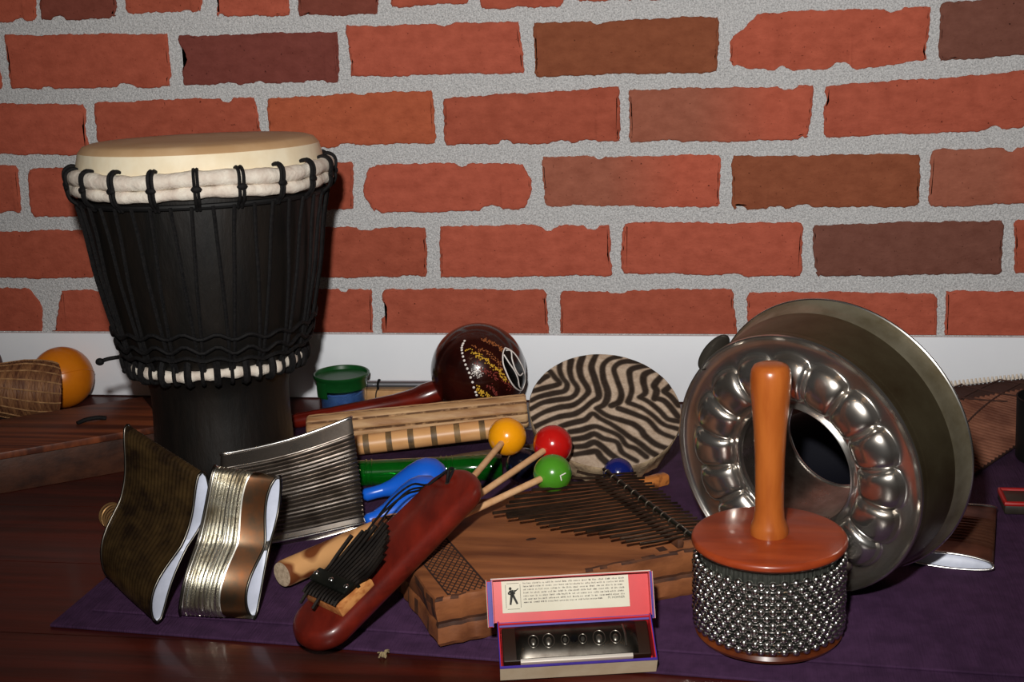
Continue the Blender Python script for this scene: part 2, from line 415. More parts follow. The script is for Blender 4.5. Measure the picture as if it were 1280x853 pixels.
def build_wall():
    bm = B(); cl = bm.loops.layers.float_color.new('Col')
    rnd = random.Random(11)
    bricks = []
    for row, lst in BR.items():
        bricks += lst
        # the courses run on past the photo
        L0 = min(lst, key=lambda b: b[1][0][0]); R0 = max(lst, key=lambda b: b[1][1][0])
        zt, zb = L0[1][0][1], L0[1][-1][1]
        x = L0[1][0][0] - 11
        while x > -1500:
            bricks.append((rnd.choice('nnnobg'), [(x - 228, zt), (x, zt), (x, zb), (x - 228, zb)])); x -= 240
        zt, zb = R0[1][1][1], R0[1][2][1] if len(R0[1]) == 4 else R0[1][2][1]
        x = R0[1][1][0] + 11
        while x < 1250:
            bricks.append((rnd.choice('nnnobg'), [(x, zt), (x + 228, zt), (x + 228, zb), (x, zb)])); x += 240
    for k in range(4):
        z = 588 + k * 86; x = -1500 + (k % 2) * 120
        while x < 1250:
            bricks.append((rnd.choice('nnnobg'), [(x, z + 74), (x + 228, z + 74), (x + 228, z), (x, z)])); x += 240
    for key, pts in bricks:
        if len(pts) == 5:
            pts = [pts[0], pts[1], pts[2], pts[3], pts[4]]
        base = PAL[key]
        jit = rnd.uniform(-9, 9) if key == 'n' else rnd.uniform(-3, 3)
        colr = [max(0, c + jit * (1 if i == 0 else .5)) for i, c in enumerate(base)]
        cx = sum(p[0] for p in pts) / len(pts); cz = sum(p[1] for p in pts) / len(pts)
        # wobbly outline with rounded corners and an odd chip
        out = []
        m = len(pts)
        chips = [(rnd.uniform(0, 1), rnd.uniform(6, 16), rnd.uniform(1.5, 5.5)) for _ in range(rnd.choice((1, 2, 3, 4)))]
        segs = []
        for i in range(m):
            a, b_ = V(pts[i]), V(pts[(i + 1) % m])
            n = max(3, int((b_ - a).length / 2.6))
            segs += [(a.lerp(b_, j / n), (b_ - a).normalized()) for j in range(n)]
        ph = [rnd.uniform(0, 6.28) for _ in range(6)]
        N = len(segs)
        crad = rnd.uniform(3, 9)
        if row_round(pts): crad = 22
        for j, (p, t) in enumerate(segs):
            nrm = V((-t.y, t.x))
            inn = V((cx, cz)) - p
            if nrm.dot(inn) < 0: nrm = -nrm
            s = j / N
            off = .7 * math.sin(23 * s + ph[0]) + .5 * math.sin(57 * s + ph[1]) + .4 * math.sin(140 * s + ph[2]) + .35 * math.sin(333 * s + ph[3]) + rnd.uniform(-.45, .45) + .6
            for c0, wd, dp in chips:
                dd = abs(s - c0) * N * 2.6
                if dd < wd: off += dp * (1 - (dd / wd) ** 2) ** .5
            q = p + nrm * off
            # round the corners
            for c in (pts if len(pts) < 6 else [pts[0], pts[-1]]):
                dv = q - V(c)
                if dv.length < crad:
                    q = q + (V((cx, cz)) - V(c)).normalized() * (crad - dv.length) * .5
            out.append(q)
        out = [V((q.x, max(q.y, 92.6))) for q in out]
        yf = rnd.uniform(-.0005, .0012)
        ctr = V((cx, max(cz, 100)))
        rings = []
        for inset, y in ((0, .006), (.0, yf + .0016), (1.2, yf + .0003), (3, yf)):
            rg = []
            for q in out:
                dirv = V((ctr.x - q.x, ctr.y - q.y)); hx, hy = max(abs(p[0] - cx) for p in pts), max(abs(p[1] - cz) for p in pts)
                qq = q + V((dirv.x * inset / hx, dirv.y * inset / hy))
                rg.append(bm.verts.new((qq.x / 1000, y, max(qq.y, 92.5) / 1000)))
            rings.append(rg)
        fs = []
        for A, Q in zip(rings[:-1], rings[1:]):
            for i in range(N): fs.append(bm.faces.new((A[i], A[(i + 1) % N], Q[(i + 1) % N], Q[i])))
        # a spine keeps the front face well shaped and lets the colour drift along the brick
        fs.append(bm.faces.new(rings[-1]))
        for f in fs:
            for lp in f.loops:
                x = lp.vert.co.x * 1000; z = lp.vert.co.z * 1000
                c = list(colr)
                if key == 'g':
                    t_ = min(1, max(0, (x - cx + 30) / 90)); c = [c[0] + 26 * t_, c[1] - 2 * t_, c[2] - 4 * t_]
                s_ = srgb(c); lp[cl] = s_
    # mortar bed
    for (x0, x1, z0, z1) in ((-1.6, 1.35, 0, .95),):
        g = [bm.verts.new((x, .0022, z)) for x, z in ((x0, z0), (x1, z0), (x1, z1), (x0, z1))]
        f = bm.faces.new(g); f.material_index = 1
    bmesh.ops.triangulate(bm, faces=[f for f in bm.faces if len(f.verts) > 4])
    o = obj('wall_back', bm, [M['brick'], M['mortar']], angle=50)
    tag(o, 'weathered red brick wall with thick grey mortar joints', 'wall', kind='structure')
def row_round(pts): return pts[0][0] == -235 and pts[0][1] == 321
build_wall()

bm = B(); box(bm, -1.6, 1.35, -.004, .0018, .0015, .0915, bev=.0012)
tag(obj('baseboard_back', bm, M['white_board']), 'plain white baseboard along the foot of the brick wall', 'baseboard', kind='structure')

# floor of planks running along the wall
bm = B(); cl = bm.loops.layers.float_color.new('Col')
rnd = random.Random(5)
edges = [.0016, -.112, -.260, -.408, -.556, -.7065, -.855, -1.0, -1.15, -1.3]
for a, b_ in zip(edges[:-1], edges[1:]):
    t = rnd.uniform(.78, 1.1)
    for f in box(bm, -1.6, 1.35, b_ + .0006, a - .0006, -.02, 0, bev=0):
        for lp in f.loops: lp[cl] = (t, t * .97, t * .95, 1)
box(bm, -1.6, 1.35, -1.3, .0016, -.03, -.004, mi=1)
tag(obj('floor', bm, [M['floor'], M['floor_gap']], smooth=False), 'dark red-brown polished wood floorboards', 'floor', kind='structure')

# ------------------------------------------------------------------ purple mat, folded double
def mat_outline(x0, y0, x1, y1, z0, z1, rot):
    bm = B(); m = Matrix.Translation(V((x0, y0, 0))) @ Matrix.Rotation(rot, 4, 'Z')
    box(bm, 0, x1 - x0, 0, y1 - y0, z0, z1, m, bev=.0014)
    return bm
ym = thing('yoga_mat', 'purple ribbed foam exercise mat spread on the floor under the instruments', 'mat', (-.36, -.695, 0))
obj('lower_layer', mat_outline(-.362, -.694, .75, -.12, 0, .0032, -.068), M['yoga'], ym)
obj('upper_layer', mat_outline(-.334, -.667, .75, -.12, .0033, .0064, -.062), M['yoga'], ym)
ZM = .0065

# ------------------------------------------------------------------ djembe
def djembe():
    O = V((-.338, -.3, .0085))
    t = thing('goblet_drum', 'tall black goblet drum with cream skin head, white rope ring and black lacing', 'drum', O)
    R = Matrix.Translation(O) @ Matrix.Rotation(math.radians(-3), 4, 'X') @ Matrix.Rotation(math.radians(-.5), 4, 'Y') @ Matrix.Diagonal((.927, .927, 1, 1))
    N = 20
    prof = [(.0, .002), (.07, .001), (.0868, .001), (.0878, .006), (.0862, .03), (.0845, .07), (.0845, .10), (.089, .118), (.097, .13), (.1045, .142), (.112, .156), (.121, .19), (.1325, .24), (.1395, .29), (.1435, .325), (.1445, .345), (.1435, .362), (.139, .366), (.10, .366)]
    bm = B(); lathe(bm, prof, 72, R); obj('shell', bm, M['black_wood'], t, angle=60)
    bm = B()
    lathe(bm, [(.1465, .334), (.1465, .35), (.1452, .364), (.1422, .3745)], 80, R)
    lathe(bm, [(.1422, .3745), (.1365, .3805), (.129, .3828), (.08, .3842), (0, .3846)], 80, R, mi=1)
    obj('drum_head', bm, [M['hide'], M['hide_top']], t, angle=80)
    rn = random.Random(3)
    def ring(rad, z, r, nm, wob=.0007):
        bm = B()
        pts = []
        for i in range(160):
            a = 2 * PI * i / 160
            pts.append(R @ V(((rad) * math.cos(a), (rad) * math.sin(a), z + .0016 * math.sin(5 * a + 1))))
        tube(bm, pts, [r + wob * math.sin(i * .9) + rn.uniform(-.0004, .0004) for i in range(160)], 10, closed=True)
        return obj(nm, bm, M['white_rope'], t, angle=80)
    ring(.1502, .3490, .0086, 'rope_ring'); ring(.1506, .3350, .0066, 'rope_ring')
    bm = B(); tube(bm, [R @ V((.1468 * math.cos(a * PI / 40), .1468 * math.sin(a * PI / 40), .3215)) for a in range(80)], .0032, 8, closed=True)
    obj('iron_ring', bm, M['black'], t)
    # lower ring: white cloth wrapped rope under black loops
    ring(.1022, .1335, .0062, 'lower_rope_ring', .0012)
    # loops over the top ring
    for k in range(N):
        a0 = -PI / 2 + .02 + 2 * PI * k / N
        bm = B()
        for da in ((-.017, .017) if k % 3 else (-.011, .015)):
            a = a0 + da + rn.uniform(-.006, .006)
            er = V((math.cos(a), math.sin(a), 0)); ez = V((0, 0, 1))
            prof_ = [(-.0065, .358), (.002, .3605), (.0095, .3565), (.0112, .349), (.0095, .341), (.0098, .334), (.0068, .327), (.001, .3225), (-.003, .318)]
            tube(bm, smooth_path([R @ (er * (.1500 + q[0]) + ez * q[1]) for q in prof_], 3), .0019, 6)
        er = V((math.cos(a0), math.sin(a0), 0)); m_ = R @ (er * .1608 + V((0, 0, .3405)))
        ball(bm, m_, .004, u=8, v=6, mtx=frame((0, 0, 0), R.to_3x3() @ er), sc=(1.5, .9, .6))
        obj('rope_loop', bm, M['black_cord'], t)
    # vertical lacing down the bowl
    def rad_at(z):
        for (r0, z0), (r1, z1) in zip(prof[3:-3], prof[4:-2]):
            if z0 <= z <= z1: return r0 + (r1 - r0) * (z - z0) / (z1 - z0)
        return .15
    for k in range(2 * N):
        a0 = -PI / 2 + 2 * PI * k / (2 * N) - .03; a1 = a0 + (.07 if k % 2 else -.05)
        pts = []
        for i in range(13):
            s = i / 12; z = .322 + (.139 - .322) * s; a = a0 + (a1 - a0) * s
            r = rad_at(z) + .0034
            if z > .2: r = max(r, .1135 + (.1500 - .1135) * (z - .156) / (.322 - .156))
            pts.append(R @ V((r * math.cos(a), r * math.sin(a), z)))
        bm = B(); tube(bm, pts, .0021, 6); obj('tension_cord', bm, M['black_cord'], t)
    for zz, am in ((.178, .003), (.163, .004), (.152, .002)):
        bm = B(); pts = []
        for i in range(120):
            a = 2 * PI * i / 120; z = zz + am * math.sin(a * 20) + .003 * math.sin(3 * a)
            r = rad_at(z) + .0062
            pts.append(R @ V((r * math.cos(a), r * math.sin(a), z)))
        tube(bm, pts, .0022, 6, closed=True); obj('weave_cord', bm, M['black_cord'], t)
    for k in range(2 * N):
        a = -PI / 2 + 2 * PI * k / (2 * N) + .05
        er = V((math.cos(a), math.sin(a), 0))
        bm = B(); tube(bm, smooth_path([R @ (er * (.1022 + q) + V((0, 0, z))) for q, z in ((.001, .152), (.006, .144), (.0082, .1345), (.0055, .1255), (-.003, .1235))], 3), .0022 if k % 2 else .0042, 6)
        obj('lower_loop', bm, M['black_cord'], t)
    tl = [(-.405, -.36, .153), (-.428, -.345, .156), (-.4411, -.335, .1525), (-.4508, -.34, .1518), (-.459, -.344, .1497)]
    bm = B(); tube(bm, smooth_path(tl, 4), .0024, 7); ball(bm, tl[-1], .0048, u=10, v=8, sc=(1.1, .9, .9)); obj('cord_tail', bm, M['black_cord'], t)
    bm = B(); tube(bm, smooth_path([(-.4225, -.33, .165), (-.4345, -.338, .158), (-.4315, -.345, .145), (-.4255, -.35, .1405)], 5), .0024, 7); ball(bm, (-.4265, -.35, .142), .0042, u=8, v=6); obj('cord_tail', bm, M['black_cord'], t)
djembe()

# ------------------------------------------------------------------ long wooden box on the left
def slit_box():
    O = V((-.578, -.376, 0)); ex = V((.822, .569, 0)); ey = V((-.569, .822, 0))
    m = axes(O, ex, ey, (0, 0, 1))
    t = thing('wooden_sound_box', 'long low dark wood box with striped top board, left of the black drum', 'box', O)
    bm = B(); box(bm, -.36, .186, .002, .129, 0, .0415, m, bev=.001); obj('body', bm, M['dark_box'], t)
    tp = B(); box(tp, -.362, .188, -.002, .132, .0418, .0505, m, bev=.0016)
    o = obj('top_board', tp, M['box_top'], t)
    sm = axes((-.518, -.264, .0515), (.95 * .822 + .1, .569, 0), ey, (0, 0, 1))
    bm = B(); tube(bm, smooth_path([(-.5325, -.2745, .0518), (-.526, -.266, .0535), (-.515, -.258, .0538), (-.5045, -.2545, .0522)], 5), .0028, 8); obj('pull_cord', bm, M['black_cord'], t)
slit_box()

# ------------------------------------------------------------------ shakers on the left
bm = B(); ball(bm, (-.6625, -.055, .0425), .0422, u=48, v=30, mtx=Matrix.Rotation(.5, 4, 'Y'))
mm = Matrix.Translation(V((-.6625, -.055, .0425))) @ Matrix.Rotation(-.42, 4, 'Y') @ Matrix.Rotation(-.35, 4, 'X')
tube(bm, [mm @ V((.04195 * math.cos(a * PI / 40), .04195 * math.sin(a * PI / 40), -.006)) for a in range(80)], .0006, 5, closed=True)
tag(obj('ball_shaker', bm, M['orange_plastic'], loc=(-.6625, -.055, 0)), 'large glossy orange ball against the white baseboard, behind the woven shaker', 'shaker')

def caxixi():
    O = V((-.70, -.13, .005))
    t = thing('basket_shaker', 'brown woven cane shaker lying behind the left end of the wooden box', 'shaker', O)
    ax = V((.82, .54, -.16)).normalized(); c = V((-.663, -.147, .0525)); f = frame(c, ax)
    prof = [(.010, -.098), (.016, -.09), (.025, -.066), (.0335, -.035), (.0388, -.006), (.0392, .012), (.0372, .029), (.0345, .037)]
    bm = B(); n = 72
    lathe(bm, prof, n, f)
    obj('woven_body', bm, M['basket'], t, angle=80)
    bm = B()
    for k in range(34):
        z = -.09 + .125 * k / 33
        for (r0, z0), (r1, z1) in zip(prof[:-1], prof[1:]):
            if z0 <= z <= z1: r = r0 + (r1 - r0) * (z - z0) / (z1 - z0)
        tube(bm, [f @ V(((r + .0006) * math.cos(a * PI / 24), (r + .0006) * math.sin(a * PI / 24), z + .0012 * math.sin(a * 1.3 + k))) for a in range(48)], .0008, 5, closed=True)
    obj('cane_wrap', bm, M['basket2'] if 0 else M['basket'], t)
    bm = B()
    for a in range(18):
        aa = 2 * PI * a / 18
        tube(bm, [f @ V(((r + .0012) * math.cos(aa + z * 3), (r + .0012) * math.sin(aa + z * 3), z)) for r, z in prof[1:]], .0009, 5)
    obj('cane_rib', bm, M['basket2'], t)
    bm = B(); lathe(bm, [(0, .034), (.030, .036), (.0352, .037), (.0356, .0335)], 48, f); obj('end_plate', bm, M['brown_gourd'], t)
caxixi()
bm = B(); ball(bm, (-.773, -.06, .064), .024, u=32, v=20); ball(bm, (-.79, -.06, .03), .030, u=32, v=20)
tag(obj('gourd_rattle', bm, M['brown_gourd'], loc=(-.78, -.06, 0)), 'edge of a brown gourd rattle at the far left by the baseboard', 'rattle')
# ------------------------------------------------------------------ flattened tin cans
def tin(name, label, BL, BR_, TL, TR, axis, T, ribs, s0, s1, bow, sb, mats, group=None, rad_n=96, cn=40, lidm=None, rim_r=.0013, cave=0, fall=0):
    BL, BR_, TL, TR = V(BL), V(BR_), V(TL), V(TR)
    base = (BL + BR_) / 2
    t = thing(name, label, 'flattened can', (base.x, base.y, ZM), group)
    n = (BR_ - BL).cross(TL - BL).normalized()
    if n.dot(CAMP - BL) < 0 and n.z < .7: n = -n
    if n.z < -.5: n = -n
    def P(a, c):
        s, q = (a, c) if axis == 's' else (c, a)
        p = BL * (1 - s) * (1 - q) + BR_ * s * (1 - q) + TL * (1 - s) * q + TR * s * q
        return p + n * (sb * math.sin(2 * PI * c + .3) - cave * math.sin(PI * c))
    def h(c):
        e = max(0.0, math.sin(PI * min(1, max(0, c)))) ** .45
        lobe = (1 - bow) + bow * abs(math.cos(PI * c)) ** 1.3
        return T * e * lobe + .0006
    def rib(a):
        a0, a1, k, amp = ribs
        if a <= a0 or a >= a1: return 0
        return amp * math.sin(2 * PI * k * (a - a0) / (a1 - a0))
    hm = T
    def ain(c, s): return s * h(c) / hm
    na = rad_n
    def front(u, v):
        a = ain(v, s0) + (1 - ain(v, s0) - ain(v, s1)) * u
        return P(a, v) + n * (h(v) + rib(u) + .002 * math.sin(PI * u) - (fall * max(0, u - ribs[1]) / (1 - ribs[1]) if fall else 0))
    def back(u, v): return P(u, v) - n * (h(v) + rib(u))
    bm = B(); gf = grid(bm, front, na, cn); gb = grid(bm, back, na, cn)
    for j in (0, cn):
        for i in range(na): bm.faces.new((gf[i][j], gf[i + 1][j], gb[i + 1][j], gb[i][j]))
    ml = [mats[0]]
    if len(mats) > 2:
        ml.append(mats[2])  # third material paints a dark reflection on the front past the ribs
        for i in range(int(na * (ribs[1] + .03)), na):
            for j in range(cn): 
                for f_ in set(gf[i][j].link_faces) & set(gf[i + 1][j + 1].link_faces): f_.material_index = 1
    obj('can_wall', bm, ml, t, angle=70)
    for u, s in ((0, s0), (1, s1)):
        bm = B()
        for_j = [(front(u, j / cn), back(u, j / cn)) for j in range(cn + 1)]
        eo = (P(.5, .5) - P(u, .5)).normalized()
        prev = None
        for fpt, bpt in for_j:
            mid = (fpt + bpt) / 2 + eo * .0025
            cur = (bm.verts.new(fpt), bm.verts.new(mid), bm.verts.new(bpt))
            if prev:
                bm.faces.new((prev[0], cur[0], cur[1], prev[1])); bm.faces.new((prev[1], cur[1], cur[2], prev[2]))
            prev = cur
        obj('end_lid', bm, lidm or M['lid_white'], t, angle=70)
        bm = B(); tube(bm, [q[0] for q in for_j] + [q[1] for q in reversed(for_j)], rim_r, 7, closed=True)
        obj('rim', bm, mats[1], t, angle=70)
    return t

tin('flattened_can', 'bright silver ribbed crushed tin can with a dark brown reflection painted on one side, in front of the drum',
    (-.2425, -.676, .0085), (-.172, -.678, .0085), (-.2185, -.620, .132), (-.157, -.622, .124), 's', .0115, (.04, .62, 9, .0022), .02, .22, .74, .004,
    (M['tin_silver'], M['tin_rim_dark'], M['tin_reflect']), fall=.008)
tin('flattened_can', 'dark rusty crushed tin can with a pinched white end, left of the bright ribbed one',
    (-.342, -.604, .0085), (-.2575, -.690, .0075), (-.329, -.556, .148), (-.2265, -.628, .1285), 's', .0105, (.05, .95, 19, .0005), .015, .0, .74, .007,
    (M['tin_rust'], M['tin_rim_dark']))
tin('flattened_can', 'wide glossy crushed tin can with level ribs, leaning between the drum and the burnt stick',
    (-.252, -.556, .016), (-.124, -.474, .016), (-.271, -.478, .091), (-.147, -.418, .1135), 't', .0055, (.06, .84, 19, .0017), .012, .03, .0, .0,
    (M['tin_dark'], M['tin_rim']), lidm=M['tin_dark'], rim_r=.0016, rad_n=190, cave=.010)
tin('flattened_can', 'brown ribbed crushed tin can lying on the mat right of the ring cake pan',
    (.408, -.508, .0125), (.487, -.526, .0125), (.437, -.385, .0135), (.512, -.388, .0155), 't', .0052, (.22, .72, 9, .0011), .05, .03, .0, .0,
    (M['tin_brown'], M['tin_rim']), rad_n=110)

# ------------------------------------------------------------------ coil spring
bm = B()
pts = []
for i in range(150):
    a = 2 * PI * i / 24
    c = V((-.4085, -.462, .0145)).lerp(V((-.381, -.49, .0145)), i / 150)
    e1 = V((.7, .714, 0)); 
    pts.append(c + .0125 * (math.cos(a) * e1 + math.sin(a) * V((0, 0, 1))))
tube(bm, pts, .0011, 6)
tag(obj('coil_spring', bm, M['spring'], loc=(-.395, -.476, 0)), 'small loose brass-coloured wire spring on the floorboards beside the rusty crushed can', 'spring')

# ------------------------------------------------------------------ burnt wooden rod
bm = B(); e0, e1 = V((-.1655, -.616, .0235)), V((-.072, -.468, .0245))
pts = [e0.lerp(e1, s) for s in (0, .02, .3, .6, .9, 1)]
tube(bm, pts, [.0118, .0128, .0128, .0126, .0124, .0115], 28, caps=False)
f0 = frame(e0, e0 - e1); lathe(bm, [(.0118, 0), (.0085, .0002), (.0085, .0002), (0, .0003)], 28, f0, mi=1)
lathe(bm, [(.0115, 0), (0, 0)], 28, frame(e1, e1 - e0), mi=1)
tag(obj('wooden_rod', bm, [M['wood_rod'], M['rod_end']], loc=(-.12, -.54, ZM)), 'short round wooden rod with brown scorched swirls and a pale cut end', 'stick')

# ------------------------------------------------------------------ jar
def jar():
    O = V((-.2655, -.0575, 0)); m = Matrix.Translation(O)
    t = thing('glass_jar', 'small clear jar with dark green lid and blue contents by the baseboard', 'jar', O)
    bm = B(); lathe(bm, [(0, .001), (.028, .001), (.031, .004), (.032, .03), (.0325, .041), (.0305, .041), (.030, .03), (.029, .006), (.026, .003), (0, .003)], 48, m); obj('jar_body', bm, M['glass'], t)
    bm = B(); lathe(bm, [(0, .0035), (.026, .0035), (.0285, .007), (.0292, .0285), (.027, .031), (0, .0305)], 40, m); obj('contents', bm, M['blue_fill'], t)
    bm = B(); lathe(bm, [(.0328, .0355), (.0335, .0355), (.0338, .046), (.0366, .0495), (.0374, .053), (.0362, .0542), (.0345, .0532), (.0335, .049), (.028, .0472), (0, .0468)], 56, m); obj('lid', bm, M['green_lid'], t)
    bm = B()
    for k in range(9):
        a = -PI / 2 - .62 + .52 * (k - 4) / 8
    def fn(u, v):
        a = -PI / 2 - .62 + .56 * (u - .5); r = .0352 + .0006 * math.sin(v * PI)
        return O + V((r * math.cos(a), r * math.sin(a), .050 - .0235 * v))
    def fn2(u, v):
        p = fn(u, v); dv = V((p.x - O.x, p.y - O.y, 0)).normalized(); return p - dv * .0018
    g1 = grid(bm, fn, 8, 4); g2 = grid(bm, fn2, 8, 4)
    for i in range(8):
        bm.faces.new((g1[i][4], g1[i + 1][4], g2[i + 1][4], g2[i][4]))
    for j in range(4):
        for i in (0, 8): bm.faces.new((g1[i][j], g1[i][j + 1], g2[i][j + 1], g2[i][j]))
    obj('lid_tab', bm, M['green_lid'], t)
jar()

# ------------------------------------------------------------------ painted gourd maraca
def on_poly(pts, k=10): return smooth_path(pts, k)
WD = [(-.145,-.582,.8),(-.166,-.63,.759),(-.18,-.665,.725),(-.187,-.702,.687),(-.179,-.741,.647),(-.162,-.787,.595),(-.141,-.833,.536),(-.11,-.879,.464),(-.078,-.918,.388),(-.039,-.949,.313),(0,-.973,.231),(.029,-.99,.138),(.066,-.997,.039),(.086,-.993,-.075),(.116,-.977,-.179),(.131,-.959,-.25),(.157,-.917,-.367)]
Y1 = [(-.055,-.748,.661),(.101,-.801,.59),(.251,-.823,.51),(.396,-.825,.402),(.535,-.802,.266),(.63,-.763,.145),(.719,-.695,-.017)]
Y2 = [(.168,-.981,-.1),(.261,-.939,-.222),(.374,-.875,-.307),(.513,-.722,-.464)]
O1 = [(.21,-.519,.829),(.337,-.519,.786),(.442,-.519,.732),(.545,-.512,.665),(.618,-.519,.59)]
R1 = [(.042,-.682,.73),(.175,-.716,.675),(.323,-.722,.612),(.449,-.735,.508),(.55,-.733,.399),(.62,-.729,.289)]
R2 = [(.133,-.897,.421),(.28,-.919,.276),(.439,-.881,.179),(.554,-.829,.077),(.699,-.712,-.067),(.799,-.568,-.198)]
R3 = [(.354,-.934,-.047),(.466,-.872,-.153),(.533,-.797,-.285),(.667,-.607,-.432)]
L1 = [(.662,-.434,.611),(.638,-.563,.526),(.651,-.669,.359),(.704,-.684,.189),(.773,-.634,-.024),(.848,-.48,-.225),(.905,-.191,-.381),(.917,.027,-.399),(.963,.079,-.256),(.993,-.115,-.022),(.937,-.252,.241),(.846,-.31,.434),(.752,-.366,.548)]
L2 = [(.654,-.564,.504),(.755,-.567,.331),(.854,-.501,.136),(.901,-.432,-.039),(.91,-.332,-.248),(.903,.017,-.429)]
L3 = [(.683,-.464,.564),(.762,-.367,.533),(.788,-.408,.462),(.804,-.467,.368),(.863,-.476,.173),(.927,-.376,.007),(.973,-.23,.012)]
def gourd_maraca():
    c = V((-.0755, -.085, .0669)); R = .0607
    t = thing('gourd_maraca', 'dark brown gourd maraca with dotted paint and a red-brown handle, against the baseboard', 'maraca', (c.x, c.y, 0))
    rn = random.Random(4)
    bm = B(); ball(bm, c, R, u=64, v=40)
    def dot(d, r, mi):
        d = V(d).normalized()
        f = frame(c + d * (R - r * .25), d)
        lathe(bm, [(r, 0), (r * .75, r * .38), (0, r * .52)], 8, f, mi)
    for d in WD: dot(d, .0019, 1)
    for path, mi, cnt, spread, rr in ((Y1, 2, 105, .055, .0010), (Y2, 2, 95, .075, .0010), (O1, 3, 80, .05, .0009), (R1, 3, 70, .05, .0008), (R2, 4, 90, .08, .0009), (R3, 4, 60, .05, .0008)):
        sp = smooth_path(path, 8)
        for _ in range(cnt):
            q = rn.choice(sp) + V((rn.gauss(0, spread * .5), rn.gauss(0, spread * .5), rn.gauss(0, spread * .5)))
            dot(q, rr * rn.uniform(.8, 1.25), mi)
    for _ in range(70):
        q = V((.16, -.95, .26)) + V([rn.gauss(0, .06) for _ in range(3)]); dot(q, .0007, 1)
    # painted leaf near the crown
    lp = [V(p).normalized() for p in smooth_path(L1 + [L1[0]], 5)][:-1]
    cc = V((0, 0, 0))
    for p in lp: cc += p
    cc.normalize()
    rings = []
    for s in (1, .8, .6, .4, .2):
        rings.append([bm.verts.new(c + (cc.lerp(p, s)).normalized() * (R + .0004)) for p in lp])
    for A, Q in zip(rings[:-1], rings[1:]):
        for i in range(len(lp)): bm.faces.new((A[i], A[(i + 1) % len(lp)], Q[(i + 1) % len(lp)], Q[i])).material_index = 5
    bm.faces.new(rings[-1]).material_index = 5
    for P_, cl_ in ((L1, True), (L2, False), (L3, False)):
        sp = [c + V(p).normalized() * (R + .0005) for p in smooth_path(P_ + ([P_[0]] if cl_ else []), 6)]
        tube(bm, sp[:-1] if cl_ else sp, .0009, 6, closed=cl_, mi=1)
    obj('gourd_head', bm, [M['gourd_gloss'], M['dot_white'], M['dot_yellow'], M['dot_orange'], M['dot_red'], M['paint_black']], t, angle=60)
    hp = [(-.125, -.100, .0435), (-.1405, -.106, .0385), (-.155, -.1095, .0345), (-.18, -.114, .0305), (-.215, -.122, .0262), (-.26, -.1335, .0205), (-.30, -.143, .0152), (-.313, -.146, .0135)]
    bm = B(); tube(bm, hp, [.0150, .0165, .0142, .0118, .0104, .0096, .0098, .007], 24); obj('handle', bm, M['red_handle'], t, angle=60)
gourd_maraca()

# ------------------------------------------------------------------ tube chime by the wall
t = thing('tube_chime', 'grey metal tube tied to a pale wooden bar behind the jar and maraca', 'chime', (-.19, -.028, 0))
bm = B(); box(bm, -.242, -.135, -.036, -.020, .0, .0225, bev=.001); obj('wooden_bar', bm, M['pale_wood'], t)
bm = B(); tube(bm, [(-.245, -.028, .0287), (-.13, -.028, .0295)], .0055, 20); obj('metal_tube', bm, M['steel_tube'], t)
bm = B()
for xx in (-.224, -.2225):
    tube(bm, smooth_path([(xx, -.0345, .024), (xx, -.0348, .030), (xx + .0004, -.030, .0352), (xx, -.024, .034), (xx, -.0215, .027)], 4), .0009, 6)
tube(bm, smooth_path([(-.223, -.0348, .026), (-.2255, -.0372, .02), (-.2265, -.0375, .010), (-.226, -.0375, .001)], 4), .0009, 6)
obj('tie_cord', bm, M['black_cord'], t)

# ------------------------------------------------------------------ cactus rainstick, bamboo, twig
def ridged(p0, p1, r, nr):
    p0, p1 = V(p0), V(p1); f = frame(p0, p1 - p0, (0, 0, 1)); L_ = (p1 - p0).length
    bm = B(); n = nr * 10; rn = random.Random(2)
    wob = [rn.uniform(-1, 1) for _ in range(60)]
    prof = [(r * .9, 0)] + [(r, L_ * (.01 + .98 * i / 58)) for i in range(59)] + [(r * .9, L_)]
    def rm(rr, a, z, k):
        ph = (a * nr / (2 * PI)) % 1; e = abs(ph - .5) * 2
        return rr * (1 - .15 * e ** 5 + .012 * wob[(k + int(a * nr / (2 * PI)) * 7) % 60])
    lathe(bm, prof, n, f, rmod=rm, cap0=True, cap1=True)
    bm.faces.ensure_lookup_table()
    for fc in bm.faces:
        if len(fc.verts) == 4:
            q = f.inverted() @ fc.calc_center_median(); a = math.atan2(q.y, q.x); ph = (a * nr / (2 * PI)) % 1
            if abs(ph - .5) * 2 > .8: fc.material_index = 1
    return bm
tag(obj('rainstick', ridged((-.262, -.220, .0265), (-.0, -.172, .042), .0208, 9), [M['cactus'], M['cactus_dark']], loc=(-.13, -.2, ZM), angle=60),
    'thick pale ridged cactus rainstick lying below the maraca handle', 'rainstick')
bm = B(); p0, p1 = V((-.235, -.262, .0195)), V((-.022, -.214, .0345)); L_ = (p1 - p0).length; f = frame(p0, p1 - p0)
bands = [.055, .082, .108, .1355, .163, .193]
zs = sorted([0, L_] + [b for x in bands for b in (x - .0035, x + .0035)])
prof = [(.0118, z) for z in zs]
for (ra, za), (rb, zb) in zip(prof[:-1], prof[1:]):
    mid = (za + zb) / 2; mi = 1 if any(abs(mid - x) < .002 for x in bands) else 0
    lathe(bm, [(ra, za), (rb, zb)], 28, f, mi)
lathe(bm, [(.0118, L_), (.009, L_), (.009, L_ - .03)], 28, f); lathe(bm, [(.0118, 0), (0, 0)], 28, f)
bmesh.ops.remove_doubles(bm, verts=bm.verts, dist=1e-6)
tag(obj('bamboo_stick', bm, [M['bamboo'], M['burnt']], loc=(-.13, -.24, ZM)), 'smooth yellow bamboo stick with dark scorched bands in front of the rainstick', 'stick')
